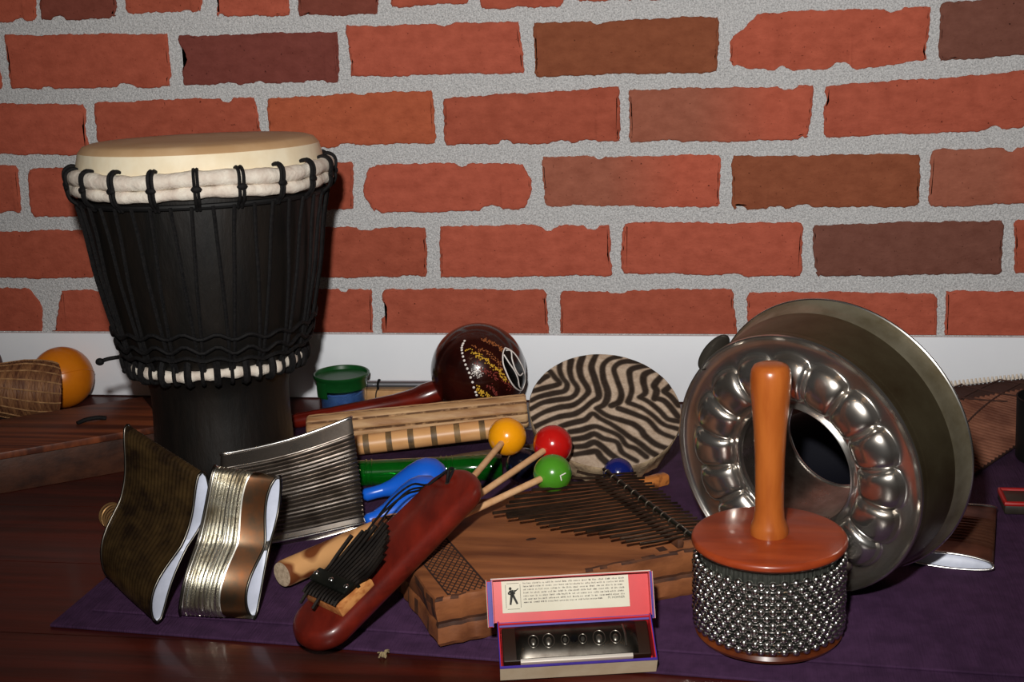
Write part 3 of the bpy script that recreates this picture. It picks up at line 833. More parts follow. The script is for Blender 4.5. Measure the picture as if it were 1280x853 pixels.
bm = B(); tube(bm, smooth_path([(-.17, -.302, .0135), (-.10, -.296, .016), (-.05, -.280, .0205), (.02, -.245, .020)], 5), [.0058] * 16, 12)
tag(obj('twig', bm, M['dark_stick'], loc=(-.08, -.28, ZM)), 'thin dark brown twig between the banded bamboo and the green tube', 'stick')

# ------------------------------------------------------------------ green plastic whistle
p0, p1 = V((-.185, -.346, .0215)), V((-.0085, -.312, .0215)); f = frame(p0, p1 - p0); L_ = (p1 - p0).length
t = thing('plastic_whistle', 'translucent green plastic tube whistle with moulded rings behind the blue maracas', 'whistle', ((p0 + p1) / 2).to_tuple()[:2] + (ZM,))
bm = B(); lathe(bm, [(.0105, 0), (.0125, .001), (.0142, .004), (.0142, .03), (.0142, L_ - .045), (.0146, L_ - .043), (.0146, L_ - .002), (.0134, L_), (.0105, L_), (.0105, L_ - .02), (0, L_ - .021)], 40, f); lathe(bm, [(.0105, 0), (.0105, .02), (0, .021)], 40, f)
obj('tube_body', bm, M['green_plastic'], t)
for z in (.028, .034, .112, .118, .124, L_ - .032, L_ - .012):
    bm = B(); lathe(bm, [(.0140, z - .0014), (.0154, z - .0005), (.0154, z + .0005), (.0140, z + .0014)], 40, f); obj('moulded_ring', bm, M['green_plastic'], t)

# ------------------------------------------------------------------ two blue maracas
def blue_maraca(label, tip, head, r, k=1.0):
    tip, head = V(tip), V(head); ax = (tip - head).normalized(); L_ = (tip - head).length
    t = thing('plastic_maraca', label, 'maraca', (head.x, head.y, ZM), 'blue plastic maracas')
    f = frame(head, ax)
    prof = [(0, -r), (r * .45, -r * .9), (r * .8, -r * .62), (r * .98, -r * .15), (r * .97, r * .25), (r * .82, r * .75), (r * .6, r * 1.25), (r * .4, r * 1.7), (.0072, r * 2.15)]
    bm = B(); lathe(bm, prof, 40, f); obj('shaker_bulb', bm, M['blue_plastic'], t, angle=80)
    bm = B(); lathe(bm, [(.0073, r * 2.1), (.0068, L_ * .8), (.0072, L_ - .004), (.005, L_ - .0005), (0, L_)], 24, f); obj('handle', bm, M['blue_plastic'], t, angle=80)
blue_maraca('blue plastic maraca in front of the green whistle, the farther of two', (-.146, -.402, .0185), (-.079, -.3775, .0305), .0232)
blue_maraca('blue plastic maraca half under the red-brown wooden thumb piano', (-.1165, -.498, .029), (-.064, -.462, .041), .0245)

# ------------------------------------------------------------------ zebra drum
ZEB = [[(-0.815,0.568),(-0.744,0.623),(-0.675,0.658)],[(-0.914,0.408),(-0.757,0.443),(-0.54,0.5),(-0.578,0.62),(-0.623,0.746)],[(-0.962,0.245),(-0.829,0.299),(-0.621,0.338),(-0.485,0.365),(-0.434,0.479),(-0.478,0.604),(-0.495,0.744),(-0.474,0.881)],[(-0.982,0.098),(-0.82,0.181),(-0.64,0.213),(-0.409,0.24),(-0.31,0.382),(-0.358,0.557),(-0.361,0.73),(-0.311,0.929)],[(-0.995,-0.081),(-0.82,0.015),(-0.61,0.077),(-0.405,0.106),(-0.232,0.239),(-0.17,0.351),(-0.227,0.579),(-0.218,0.786),(-0.134,0.982)],[(-0.976,-0.213),(-0.819,-0.148),(-0.635,-0.085),(-0.431,-0.057),(-0.28,0.027),(-0.162,0.131),(-0.056,0.204),(-0.04,0.355),(-0.05,0.561),(-0.053,0.77),(0.05,0.989)],[(-0.636,-0.247),(-0.455,-0.201),(-0.3,-0.168),(-0.184,-0.072),(-0.1,-0.165),(0.029,-0.282),(0.152,-0.424),(0.232,-0.528),(0.335,-0.634),(0.431,-0.77),(0.515,-0.841)],[(-0.119,0.011),(0.006,0.081),(0.084,0.275),(0.07,0.515),(0.1,0.755),(0.213,0.884),(0.365,0.93)],[(-0.119,0.011),(0.006,-0.133),(0.188,-0.233),(0.323,-0.312),(0.402,-0.417),(0.432,-0.516),(0.55,-0.672),(0.694,-0.749)],[(0.087,0.04),(0.203,0.095),(0.266,0.257),(0.247,0.497),(0.246,0.705),(0.383,0.815),(0.604,0.811)],[(0.177,-0.019),(0.313,-0.099),(0.424,-0.176),(0.532,-0.268),(0.64,-0.473),(0.815,-0.587)],[(0.323,0.083),(0.41,0.276),(0.423,0.48),(0.454,0.643),(0.596,0.706),(0.716,0.722)],[(0.332,0.065),(0.478,-0.033),(0.6,-0.177),(0.715,-0.352),(0.873,-0.433)],[(0.488,0.15),(0.584,0.225),(0.594,0.428),(0.646,0.561),(0.788,0.627)],[(0.488,0.15),(0.596,0.055),(0.712,-0.122),(0.784,-0.261),(0.913,-0.307)],[(0.681,0.097),(0.741,0.243),(0.731,0.346),(0.862,0.505)],[(0.684,0.114),(0.79,0.069),(0.857,-0.037),(0.93,-0.227)],[(0.849,0.232),(0.946,0.325)],[(0.846,0.216),(0.916,0.124),(0.984,-0.034)],[(-0.529,-0.355),(-0.378,-0.338),(-0.197,-0.292),(-0.083,-0.352),(0.092,-0.482),(0.16,-0.648),(0.269,-0.722),(0.377,-0.858)],[(-0.525,-0.483),(-0.35,-0.469),(-0.218,-0.418),(-0.111,-0.509),(0.048,-0.589),(0.089,-0.766),(0.244,-0.913)],[(-0.533,-0.608),(-0.374,-0.609),(-0.242,-0.559),(-0.138,-0.664),(-0.061,-0.782),(0.09,-0.952)],[(-0.54,-0.733),(-0.368,-0.719),(-0.245,-0.716),(-0.201,-0.814),(-0.124,-0.93)]]
def zebra():
    c = V((.1082, -.30, .0879)); a = V((.9587, .2845, 0)); b = V((-.2437, .8214, .5156)); n = V((.1467, -.4943, .8568)); R = .0837
    t = thing('zebra_drum', 'small round drum with black and cream zebra-striped skin, tilted back', 'drum', (c.x, c.y, ZM))
    m = axes(c, a, b, n)
    bm = B(); cl = bm.loops.layers.float_color.new('Col'); K = 150
    rn = random.Random(8)
    segs = [(V(p), V(q)) for s in ZEB for p, q in zip(s[:-1], s[1:])]
    sm = []
    for s in ZEB:
        sp = smooth_path([(x, y, 0) for x, y in s], 4) if len(s) > 2 else [V((x, y, 0)) for x, y in s]
        sm += list(zip(sp[:-1], sp[1:]))
    cells = {}
    for p, q in sm:
        for gx in range(int((min(p.x, q.x) + 1.1) / .1) - 1, int((max(p.x, q.x) + 1.1) / .1) + 2):
            for gy in range(int((min(p.y, q.y) + 1.1) / .1) - 1, int((max(p.y, q.y) + 1.1) / .1) + 2):
                cells.setdefault((gx, gy), []).append((p, q))
    def colr(x, y):
        best = 9
        P_ = V((x, y, 0))
        for p, q in cells.get((int((x + 1.1) / .1), int((y + 1.1) / .1)), []):
            dv = q - p; tt = max(0, min(1, (P_ - p).dot(dv) / max(dv.length_squared, 1e-9)))
            best = min(best, (P_ - p - dv * tt).length)
        wd = .043 + .006 * math.sin(9 * x + 4 * y)
        k = min(1, max(0, (best - wd + .012) / .024))
        A_ = (52, 42, 35); C_ = (196, 175, 154)
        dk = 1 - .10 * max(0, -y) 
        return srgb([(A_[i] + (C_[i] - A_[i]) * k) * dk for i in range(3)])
    vs = {}
    def vert(i, j):
        # square to disc so that the rim is smooth
        u = i / K * 2 - 1; v = j / K * 2 - 1
        x = u * math.sqrt(1 - v * v / 2); y = v * math.sqrt(1 - u * u / 2)
        if (i, j) not in vs:
            r2 = x * x + y * y
            vs[(i, j)] = (bm.verts.new(m @ V((x * R, y * R, -.0012 * r2 ** 4))), (x, y))
        return vs[(i, j)]
    cc = {}
    for i in range(K):
        for j in range(K):
            q = [vert(i, j), vert(i + 1, j), vert(i + 1, j + 1), vert(i, j + 1)]
            f_ = bm.faces.new([z[0] for z in q])
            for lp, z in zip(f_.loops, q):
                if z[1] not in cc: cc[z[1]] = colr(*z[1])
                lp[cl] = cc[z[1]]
    obj('drum_skin', bm, M['zebra'], t, angle=80)
    bm = B()
    lathe(bm, [(R + .0002, -.0012), (R + .001, -.003), (R * .985, -.012), (R * .955, -.024), (R * .93, -.034), (R * .90, -.034), (R * .93, -.012)], 90, m,
          rmod=lambda r, a_, z, k: r * (1 + (.012 * math.sin(a_ * 17 + k) + .008 * math.sin(a_ * 41)) * (1 if 2 <= k <= 4 else .1)))
    obj('shell', bm, M['hide_rough'], t, angle=50)
zebra()

# ------------------------------------------------------------------ ball mallets fanned out
def mallet(label, c, end, r, m_, cap=True, sr=.0034):
    c, end = V(c), V(end)
    t = thing('ball_mallet', label, 'mallet', (c.x, c.y, c.z - r), 'ball-headed mallets')
    ax = (end - c).normalized()
    bm = B(); ball(bm, c, r, u=40, v=26, mtx=frame((0, 0, 0), ax)); obj('ball', bm, m_, t, angle=80)
    bm = B(); tube(bm, [c + ax * (r * .9), c.lerp(end, .6), end], [sr, sr * .97, sr * .9], 14); obj('stick', bm, M['stick'], t)
    if cap:
        bm = B(); ball(bm, c - ax * (r + .0006), .0034, u=14, v=10); obj('brass_tack', bm, M['brass'], t)
    return t
mallet('glossy yellow ball on a pale wooden stick, topmost of the mallets', (.0096, -.3714, .078), (-.0232, -.589, .068), .0206, M['yellow_paint'])
mallet('glossy red ball on a pale wooden stick, in front of the zebra drum', (.0627, -.3999, .080), (-.0150, -.592, .0725), .0205, M['red_paint'])
tg = mallet('light green ball on a pale wooden stick, resting on the dark metal tines', (.0725, -.4752, .0765), (-.0032, -.592, .0735), .0192, M['green_paint'])
bm = B(); ng = V((.0725, -.4752, .0765)); dv = (CAMP - ng).normalized()
q = [ng + (dv + o_).normalized() * .0194 for o_ in (cr * .86 + cu * .02, cr * .45 - cu * .12, cr * .42 - cu * .13, cr * .52 - cu * .42)]
tube(bm, smooth_path(q, 4), .0006, 5); obj('white_scratch', bm, M['dot_white'], tg)
mallet('very dark navy ball on a pale wooden stick, lowest behind the green ball', (.0240, -.358, .0405), (-.0130, -.572, .0695), .0192, M['navy_paint'])
mallet('deep blue ball on a pale stick, tucked under the rim of the zebra drum', (.128, -.373, .0395), (.0775, -.334, .044), .0165, M['blue_paint'])
bm = B(); box(bm, -.02, .018, -.0065, .0065, 0, .013, axes((.162, -.326, ZM), (.78, .62, 0), (-.62, .78, 0), (0, 0, 1)), bev=.003)
tag(obj('wooden_peg', bm, M['peg'], loc=(.162, -.326, ZM)), 'short orange wooden peg on the mat below the zebra drum', 'peg')
# ------------------------------------------------------------------ big wooden thumb piano board
def mbira():
    O = V((.004, -.717, ZM)); e1 = V((.866, .5, 0)); e2 = V((-.5, .866, 0)); Z = V((0, 0, 1))
    m = axes(O, e1, e2, Z); H = .0465; Lx, Ly = .277, .2
    t = thing('thumb_piano_board', 'heavy brown wooden thumb piano board with dark metal tines and a carved lattice end', 'thumb piano', O)
    rn = random.Random(6)
    bm = B()
    # wavy rough-sawn slab
    def out(ins):
        pts = []
        rr = random.Random(9)
        def edge(x0, y0, x1, y1, n, amp):
            for i in range(n):
                s = i / n; o_ = rr.uniform(-amp, amp)
                nx, ny = (y1 - y0), -(x1 - x0); q = math.hypot(nx, ny)
                pts.append((x0 + (x1 - x0) * s + nx / q * o_, y0 + (y1 - y0) * s + ny / q * o_))
        i_ = ins
        edge(i_, i_, Lx - i_, i_, 40, .0011); edge(Lx - i_, i_, Lx - i_, Ly - i_, 26, .0008)
        edge(Lx - i_, Ly - i_, i_, Ly - i_, 40, .0008); edge(i_, Ly - i_, i_, i_, 26, .0009)
        return pts
    prism(bm, out, [(0, .004), (.004, .0012), (.018, .002), (.021, .0034), (.024, .0022), (.036, .0002), (H - .003, 0), (H - .0008, .0008), (H, .0026)], m)
    bm.faces.ensure_lookup_table()
    for f_ in bm.faces:
        q = m.inverted() @ f_.calc_center_median()
        if .019 < q.z < .0235 and q.y < .01: f_.material_index = 1
        if H - .0035 < q.z < H - .0003 and q.y < .003 and (q.x < .03 or q.x > .13) and rn.random() < .75: f_.material_index = 1
        if q.x < .002 and .004 < q.z < H - .004 and rn.random() < .45: f_.material_index = 1
    # carved lattice band at the end
    def line(x0, y0, x1, y1, r=.0007):
        tube(bm, [m @ V((x0, y0, H)), m @ V((x1, y1, H))], r, 5, mi=2)
    X0, X1 = .004, .0495
    line(X1, .001, X1, Ly - .002, .0010); line(X0 + .009, .003, X0 + .009, Ly - .003, .0008)
    k = -.06
    while k < Ly:
        for s in (1, -1):
            ya, yb = (k, k + .058) if s > 0 else (k + .058, k)
            xa, xb = X0 + .009, X1
            ta = 0; tb = 1
            dy = yb - ya
            lo, hi = 0, 1
            for bound in (.003, Ly - .003):
                pass
            ts = [0, 1]
            if dy != 0:
                t0 = (.003 - ya) / dy; t1 = (Ly - .003 - ya) / dy
                lo = max(0, min(t0, t1)); hi = min(1, max(t0, t1))
            if hi > lo: line(xa + (xb - xa) * lo, ya + dy * lo, xa + (xb - xa) * hi, ya + dy * hi, .0006)
        k += .0088
    # knot and dark smudge
    lathe(bm, [(.0035, .00005), (.002, .0003), (0, .0003)], 12, axes(m @ V((.120, .083, H)), e1 * 1.5, e2 * .8, Z), 1)
    box(bm, .2135, .2215, .006, .015, H - .0005, H + .0004, m, mi=1)
    obj('board', bm, [M['mbira'], M['mbira_dark'], M['carve']], t, angle=35)
    # bridge and pressure bar
    bm = B(); box(bm, .2305, .2365, .004, .186, H, H + .0085, m, bev=.0012); obj('bridge', bm, M['mbira_dark'], t)
    bm = B(); tube(bm, [m @ V((.2425, -.001, H + .0125)), m @ V((.2425, .19, H + .0125))], .0019, 10); obj('pressure_bar', bm, M['dark_iron'], t)
    for k in range(12):
        y = .008 + .0158 * k
        bm = B()
        tube(bm, [m @ V((.2425 + .0032 * math.cos(a * PI / 6), y + .0006 * a / 6, H + .0108 + .0036 * math.sin(a * PI / 6))) for a in range(13)], .0007, 6)
        obj('binding_wire', bm, M['wire'], t)
    # tines
    n = 22
    for k in range(n):
        y = .006 + .0083 * k
        s = k / (n - 1)
        if s < .66: tip = .196 - .096 * (s / .66) ** .9
        elif s < .8: tip = .100 + .03 * (s - .66) / .14
        else: tip = .130 + .085 * (s - .8) / .2
        tip += rn.uniform(-.004, .004)
        if k in (12, 14): tip -= .006
        dy = rn.uniform(-.002, .002) + .010 * (s - .4)
        z_ = H + .0105
        pts = [(.2735 + rn.uniform(-.003, .002), y, H + .0065), (.258, y, H + .0085), (.2425, y, H + .0098), (.2335, y, H + .0105),
               (.2335 + (tip - .2335) * .5, y + dy * .5, H + .0115 + .001 * s), (tip, y + dy, H + .013 + .003 * s)]
        pts = smooth_path([m @ V(p) for p in pts], 3)
        nn = len(pts)
        bm = B(); tube(bm, pts, [.0012 + .0005 * max(0, (i / nn - .55)) / .45 for i in range(nn)], 6); obj('tine', bm, M['tine'], t)
mbira()

# ------------------------------------------------------------------ red paddle thumb piano
def kalimba():
    P0 = V((-.0925, -.7205, .0300)); P1 = V((-.0045, -.5945, .0985))
    a = (P1 - P0).normalized(); L_ = (P1 - P0).length
    wv = V((.85, -.53, 0)); wv = (wv - a * wv.dot(a)).normalized(); n = wv.cross(a).normalized()
    m = axes(P0, wv, a, n)
    t = thing('paddle_thumb_piano', 'red-brown paddle-shaped thumb piano propped on the corner of the big wooden board', 'thumb piano', (P0.x, P0.y, ZM))
    def out(ins):
        pts = []
        r0, r1 = .0300 - ins, .0290 - ins
        for i in range(25):
            q = PI + PI * i / 24; pts.append((r0 * math.cos(q), .001 + r0 * math.sin(q) * .95))
        for i in range(1, 8):
            s = i / 8; pts.append((r0 + (r1 - r0) * s + .0006 * math.sin(PI * s), L_ * s))
        for i in range(25):
            q = PI * i / 24; pts.append((r1 * math.cos(q), L_ + r1 * math.sin(q)))
        for i in range(1, 8):
            s = 1 - i / 8; pts.append((-(r0 + (r1 - r0) * s + .0006 * math.sin(PI * s)), L_ * s))
        return pts
    h = .0105
    bm = B(); prism(bm, out, [(-h, .008), (-h * .93, .005), (-h * .7, .0022), (-h * .35, .0006), (0, 0), (h * .35, .0007), (h * .7, .0026), (h * .93, .0056), (h, .0085)], m)
    lathe(bm, [(.0026, .0002), (0, .0004)], 14, axes(m @ V((-.004, L_ + .004, h)), wv, a, n), mi=1)
    obj('paddle', bm, [M['kal_red'], M['carve']], t, angle=75)
    bm = B()
    y0, y1 = .006, .046; zb = h - .0005
    box(bm, -.0235, .0235, y0, y1, zb, h + .0125, m, bev=.0008)
    for v in bm.verts:
        q = m.inverted() @ v.co
        if q.y > .03 and q.z > h + .004: v.co = m @ V((q.x, q.y, q.z - .006))
    obj('bridge_block', bm, M['light_block'], t)
    bm = B(); box(bm, -.0235, .0235, .0165, .0305, h + .0135, h + .0185, m, bev=.0016); obj('clamp_bar', bm, M['dark_iron'], t)
    for x in (-.020, .0, .020):
        bm = B(); ball(bm, m @ V((x, .0235, h + .0185)), .0026, u=14, v=10, mtx=frame((0, 0, 0), n), sc=(1, 1, .6)); obj('screw', bm, M['screw'], t)
    bm = B(); ball(bm, m @ V((.0185, .0075, h + .0125)), .002, u=12, v=8); obj('screw', bm, M['screw'], t)
    bm = B(); tube(bm, [m @ V((-.0215, .0105, h + .0128)), m @ V((.0205, .0105, h + .0128))], .0015, 8); obj('bridge_wire', bm, M['dark_iron'], t)
    rn = random.Random(12)
    for k in range(11):
        s = k / 10; x = -.0205 + .041 * s
        ln = .062 + .030 * math.sin(PI * s * .9 + .25) + rn.uniform(-.004, .004)
        x2 = x * 1.15 + .004
        pts = [(x, .005, h + .0125) if k not in (1, 5) else (x, -.004, h + .0095), (x, .0115, h + .0142), (x, .0235, h + .0128), (x, .036, h + .0125), (x2, ln * .7, h + .0165), (x2 + .001, ln, h + .020 + rn.uniform(0, .003))]
        pts = smooth_path([m @ V(p) for p in pts], 3); nn = len(pts)
        bm = B(); tube(bm, pts, [.00165 + .0005 * i / nn for i in range(nn)], 6); obj('tine', bm, M['tine_black'], t)
    bm = B(); box(bm, -.022, .022, .0315, .0345, h + .002, h + .0115, m, bev=.0006); obj('rear_bridge', bm, M['dark_iron'], t)
    K0, K1 = m @ V((-.004, L_ + .004, h + .002)), m @ V((-.006, L_ + .010, h + .009))
    C1 = [K0, K1, (-.031, -.5735, .100), (-.0514, -.554, .092), (-.0672, -.5691, .083), (-.0754, -.5974, .075), (-.0835, -.6181, .066), (-.0924, -.6321, .0585), (-.104, -.6486, .052), (-.1085, -.674, .046)]
    C2 = [K0, K1, (-.0315, -.5888, .102), (-.0536, -.5688, .088), (-.0688, -.5833, .079), (-.078, -.6037, .072), (-.0822, -.6268, .064), (-.0873, -.64, .056), (-.093, -.6567, .051)]
    C3 = [K0, K1, (-.0297, -.5765, .1), (-.0529, -.5584, .088), (-.0655, -.5753, .079), (-.0735, -.600, .070)]
    for C_ in (C1, C2, C3):
        bm = B(); tube(bm, smooth_path(C_, 5), .0011, 6); obj('hanging_cord', bm, M['black_cord'], t)
    bm = B()
    tube(bm, smooth_path([m @ V((-.004, L_ + .004, h)), m @ V((-.003, L_ + .007, h + .007)), m @ V((-.0055, L_ + .013, h + .0085)), m @ V((-.0075, L_ + .018, h + .004)), m @ V((-.006, L_ + .012, h + .0015)), m @ V((-.004, L_ + .004, h))], 5), .0014, 6)
    obj('cord_knot', bm, M['black_cord'], t)
kalimba()

# ------------------------------------------------------------------ harmonica in its open card box
def harmonica():
    E0 = V((.0655, -.7575, .0035)); ex = V((.978, .208, 0)); eb = V((-.208, .978, 0)); Z = V((0, 0, 1))
    Wd = .1265
    i1 = math.radians(32); u1 = eb * math.cos(i1) + Z * math.sin(i1); n1 = -eb * math.sin(i1) + Z * math.cos(i1)
    m = axes(E0, ex, u1, n1)
    t = thing('harmonica_box', 'small open red card box with cream front and printed paper label in its raised lid', 'box', E0)
    D, Hh = .043, .0185
    bm = B()
    box(bm, 0, Wd, 0, D, 0, .001, m, mi=0)
    box(bm, -.0006, Wd + .0006, -.0008, .0004, -.0002, Hh - .0006, m, mi=1)      # cream outside of the near wall
    box(bm, 0, Wd, .0005, .0013, .001, Hh - .0006, m, mi=0)
    box(bm, -.0006, Wd + .0006, -.0008, .0013, Hh - .0006, Hh + .0002, m, mi=2)
    for x0, x1, xi0, xi1 in ((-.0006, .0002, .0003, .001), (Wd - .0002, Wd + .0006, Wd - .001, Wd - .0003)):
        box(bm, x0, x1, 0, D, 0, Hh, m, mi=2); box(bm, xi0, xi1, .0014, D, .001, Hh, m, mi=0)
    box(bm, 0, Wd, D - .0012, D, .001, Hh - .003, m, mi=0)
    obj('tray', bm, [M['red_card'], M['cream_card'], M['purple_card']], t, smooth=False)
    # lid
    E1 = E0 + u1 * (D - .0002) + n1 * (Hh - .0035)
    i2 = math.radians(66); u2 = eb * math.cos(i2) + Z * math.sin(i2); n2 = -eb * math.sin(i2) + Z * math.cos(i2)
    lm = axes(E1, ex, u2, n2)
    x0, x1, LH, LD = -.0035, Wd + .001, .0365, .0085
    bm = B()
    box(bm, x0, x1, .001, LH, -.001, 0, lm, mi=0)
    box(bm, x0 - .0008, x1 + .0008, .001, LH + .0008, -.0018, -.001, lm, mi=1)
    box(bm, x0, x1, LH - .0006, LH, 0, LD, lm, mi=0); box(bm, x0 - .0008, x1 + .0008, LH, LH + .0008, -.001, LD, lm, mi=1, bev=.0003)
    box(bm, x0, x0 + .0006, .001, LH, 0, LD, lm, mi=0); box(bm, x0 - .0008, x0, -.002, LH, -.001, LD, lm, mi=1)
    box(bm, x1 - .0006, x1, .001, LH, 0, LD, lm, mi=0); box(bm, x1, x1 + .0008, -.002, LH, -.001, LD, lm, mi=1)
    box(bm, x0 - .0009, x1 + .0009, LH + .0001, LH + .0009, LD, LD + .0005, lm, mi=2)
    box(bm, x0 - .0045, x0, -.002, LH - .001, LD - .004, LD, lm, mi=1, bev=.0006); box(bm, x1, x1 + .0022, -.002, LH, LD - .003, LD, lm, mi=1, bev=.0004)
    box(bm, x0 - .0049, x0 - .0045, -.002, LH, LD - .003, LD + .0004, lm, mi=2); box(bm, x1 + .0022, x1 + .0026, -.002, LH, LD - .003, LD + .0003, lm, mi=2)
    box(bm, 0, Wd, -.003, .0012, -.0012, -.0004, lm, mi=1)
    lid = obj('lid', bm, [M['red_card'], M['purple_card'], M['worn_edge']], t, smooth=False)
    # label
    px0, px1, py0, py1 = .0045, .1105, .0085, .0345
    bm = B(); box(bm, px0, px1, py0, py1, .0002, .0006, lm); obj('paper_label', bm, M['paper'], lid, smooth=False)
    lab = lid.children[0]
    rn = random.Random(21)
    bm = B()
    zt = .0007
    def quad(xa, ya, xb, yb):
        vs = [bm.verts.new(lm @ V((x, y, zt))) for x, y in ((xa, ya), (xb, ya), (xb, yb), (xa, yb))]; bm.faces.new(vs)
    for k in range(7):
        y = .0315 - .0026 * k; x = .0225 if k else .0225; end = .107
        if k == 6: end = .0905
        while x < end - .002:
            wl = rn.uniform(.0012, .0052); q = x
            while q < min(x + wl, end):
                hgt = rn.choice((.0010, .0010, .0014)); quad(q, y, q + .00045, y + hgt); 
                if rn.random() < .5: quad(q, y + rn.choice((0, .0008)), q + .0008, y + rn.choice((.0003, .0010)))
                q += .0009
            x += wl + .0014
    obj('printed_text', bm, M['ink'], lab, smooth=False)
    fc = bpy.data.curves.new('signature', 'FONT'); fc.body = 'M. HOHNER'; fc.size = .0026
    fc.materials.append(M['ink_dark'])
    fo_ = bpy.data.objects.new('printed_signature', fc); COL.objects.link(fo_)
    bpy.context.view_layer.update()
    me_ = bpy.data.meshes.new_from_object(fo_.evaluated_get(bpy.context.evaluated_depsgraph_get()))
    COL.objects.unlink(fo_); bpy.data.objects.remove(fo_)
    me_.transform(axes(lm @ V((.0925, .0158, zt)) - root_loc(lab), ex, u2, n2))
    so_ = bpy.data.objects.new('printed_signature', me_); COL.objects.link(so_); so_.parent = lab
    # guitar player emblem in its thin rounded frame
    bm = B()
    def poly(pts):
        bm.faces.new([bm.verts.new(lm @ V((x, y, zt))) for x, y in pts])
    def seg(xa, ya, xb, yb, w0, w1=None):
        w1 = w0 if w1 is None else w1; dx, dy = xb - xa, yb - ya; q = math.hypot(dx, dy); nx, ny = -dy / q, dx / q
        poly([(xa + nx * w0, ya + ny * w0), (xa - nx * w0, ya - ny * w0), (xb - nx * w1, yb - ny * w1), (xb + nx * w1, yb + ny * w1)])
    gx, gy = .0135, .0215
    poly([(gx - .0018 + .0012 * math.cos(a * PI / 6), gy + .0068 + .0013 * math.sin(a * PI / 6)) for a in range(12)])
    seg(gx - .0012, gy + .0055, gx - .0002, gy + .0008, .0016, .0011)
    seg(gx - .0016, gy + .005, gx - .0038, gy + .0028, .0007, .0006); seg(gx - .0038, gy + .0028, gx - .0012, gy + .0018, .0006, .0005)
    seg(gx - .0008, gy + .0014, gx - .0022, gy - .0065, .0011, .0008); seg(gx + .0002, gy + .0014, gx + .0036, gy - .006, .0011, .0008)
    poly([(gx + .0002 + .0021 * math.cos(a * PI / 6), gy + .0030 + .0014 * math.sin(a * PI / 6)) for a in range(12)])
    seg(gx + .0012, gy + .0036, gx + .0048, gy + .0066, .0004, .0004); seg(gx + .0000, gy + .0048, gx + .0034, gy + .0052, .0005, .0004)
    fx0, fx1, fy0, fy1 = .0078, .0200, .0115, .0325
    for a_, b_ in (((fx0 + .001, fy0), (fx1 - .001, fy0)), ((fx1, fy0 + .001), (fx1, fy1 - .001)), ((fx1 - .001, fy1), (fx0 + .001, fy1)), ((fx0, fy1 - .001), (fx0, fy0 + .001))):
        seg(a_[0], a_[1], b_[0], b_[1], .00015)
    obj('printed_emblem', bm, M['ink_dark'], lab, smooth=False)

    # the harmonica itself rests in the tray
    hm = axes(E0 + n1 * .0011 + u1 * .0015, ex, u1, n1)
    h_ = thing('harmonica', 'dark chrome harmonica with embossed cover lying in the open red box', 'harmonica', E0 + n1 * .001)
    bm = B(); box(bm, .0025, Wd - .0025, .0075, .0395, 0, .0105, hm, bev=.0015); obj('comb', bm, M['harp_body'], h_)
    bm = B()
    def cov(u, v):
        x = .0135 + (.1135 - .0135) * u; y = .0085 + .030 * v
        z = .0105 + .0060 * math.sin(PI * min(1, .12 + .8 * v)) * (1 - (abs(u - .5) * 2) ** 14 * .6)
        return hm @ V((x, y, z))
    grid(bm, cov, 40, 14)
    nn_ = [(.028, 1, .0042), (.0405, 1, .0048), (.054, .9, .0032), (.0685, .9, .0032), (.082, 1, .0050), (.0955, .9, .0044)]
    for x, k, r in nn_:
        q = hm @ V((x, .0215, .0166)); f = axes(q, ex, u1 * 1.35, n1)
        tube(bm, [f @ V((r * math.cos(a * PI / 12), r * math.sin(a * PI / 12), 0)) for a in range(24)], .0003, 6, closed=True, mi=1)
        lathe(bm, [(r * .6, -.0006), (r * .45, .0001), (0, .0003)], 16, f, mi=1)
    q = hm @ V((.0612, .022, .0166)); lathe(bm, [(.0034, 0), (.003, .0006), (0, .0002)], 16, axes(q, ex, u1, n1), mi=2)
    tube(bm, [hm @ V((.1035, .013, .0158)), hm @ V((.1035, .024, .0168)), hm @ V((.1025, .034, .0145))], .0009, 6, mi=1)
    obj('cover_plate', bm, [M['harp_plate'], M['harp_emboss'], M['black_gloss']], h_)
    bm = B(); box(bm, .0165, .1085, .0045, .0078, .0085, .0135, hm, bev=.0005); obj('reed_plate_edge', bm, M['harp_reed'], h_)
harmonica()

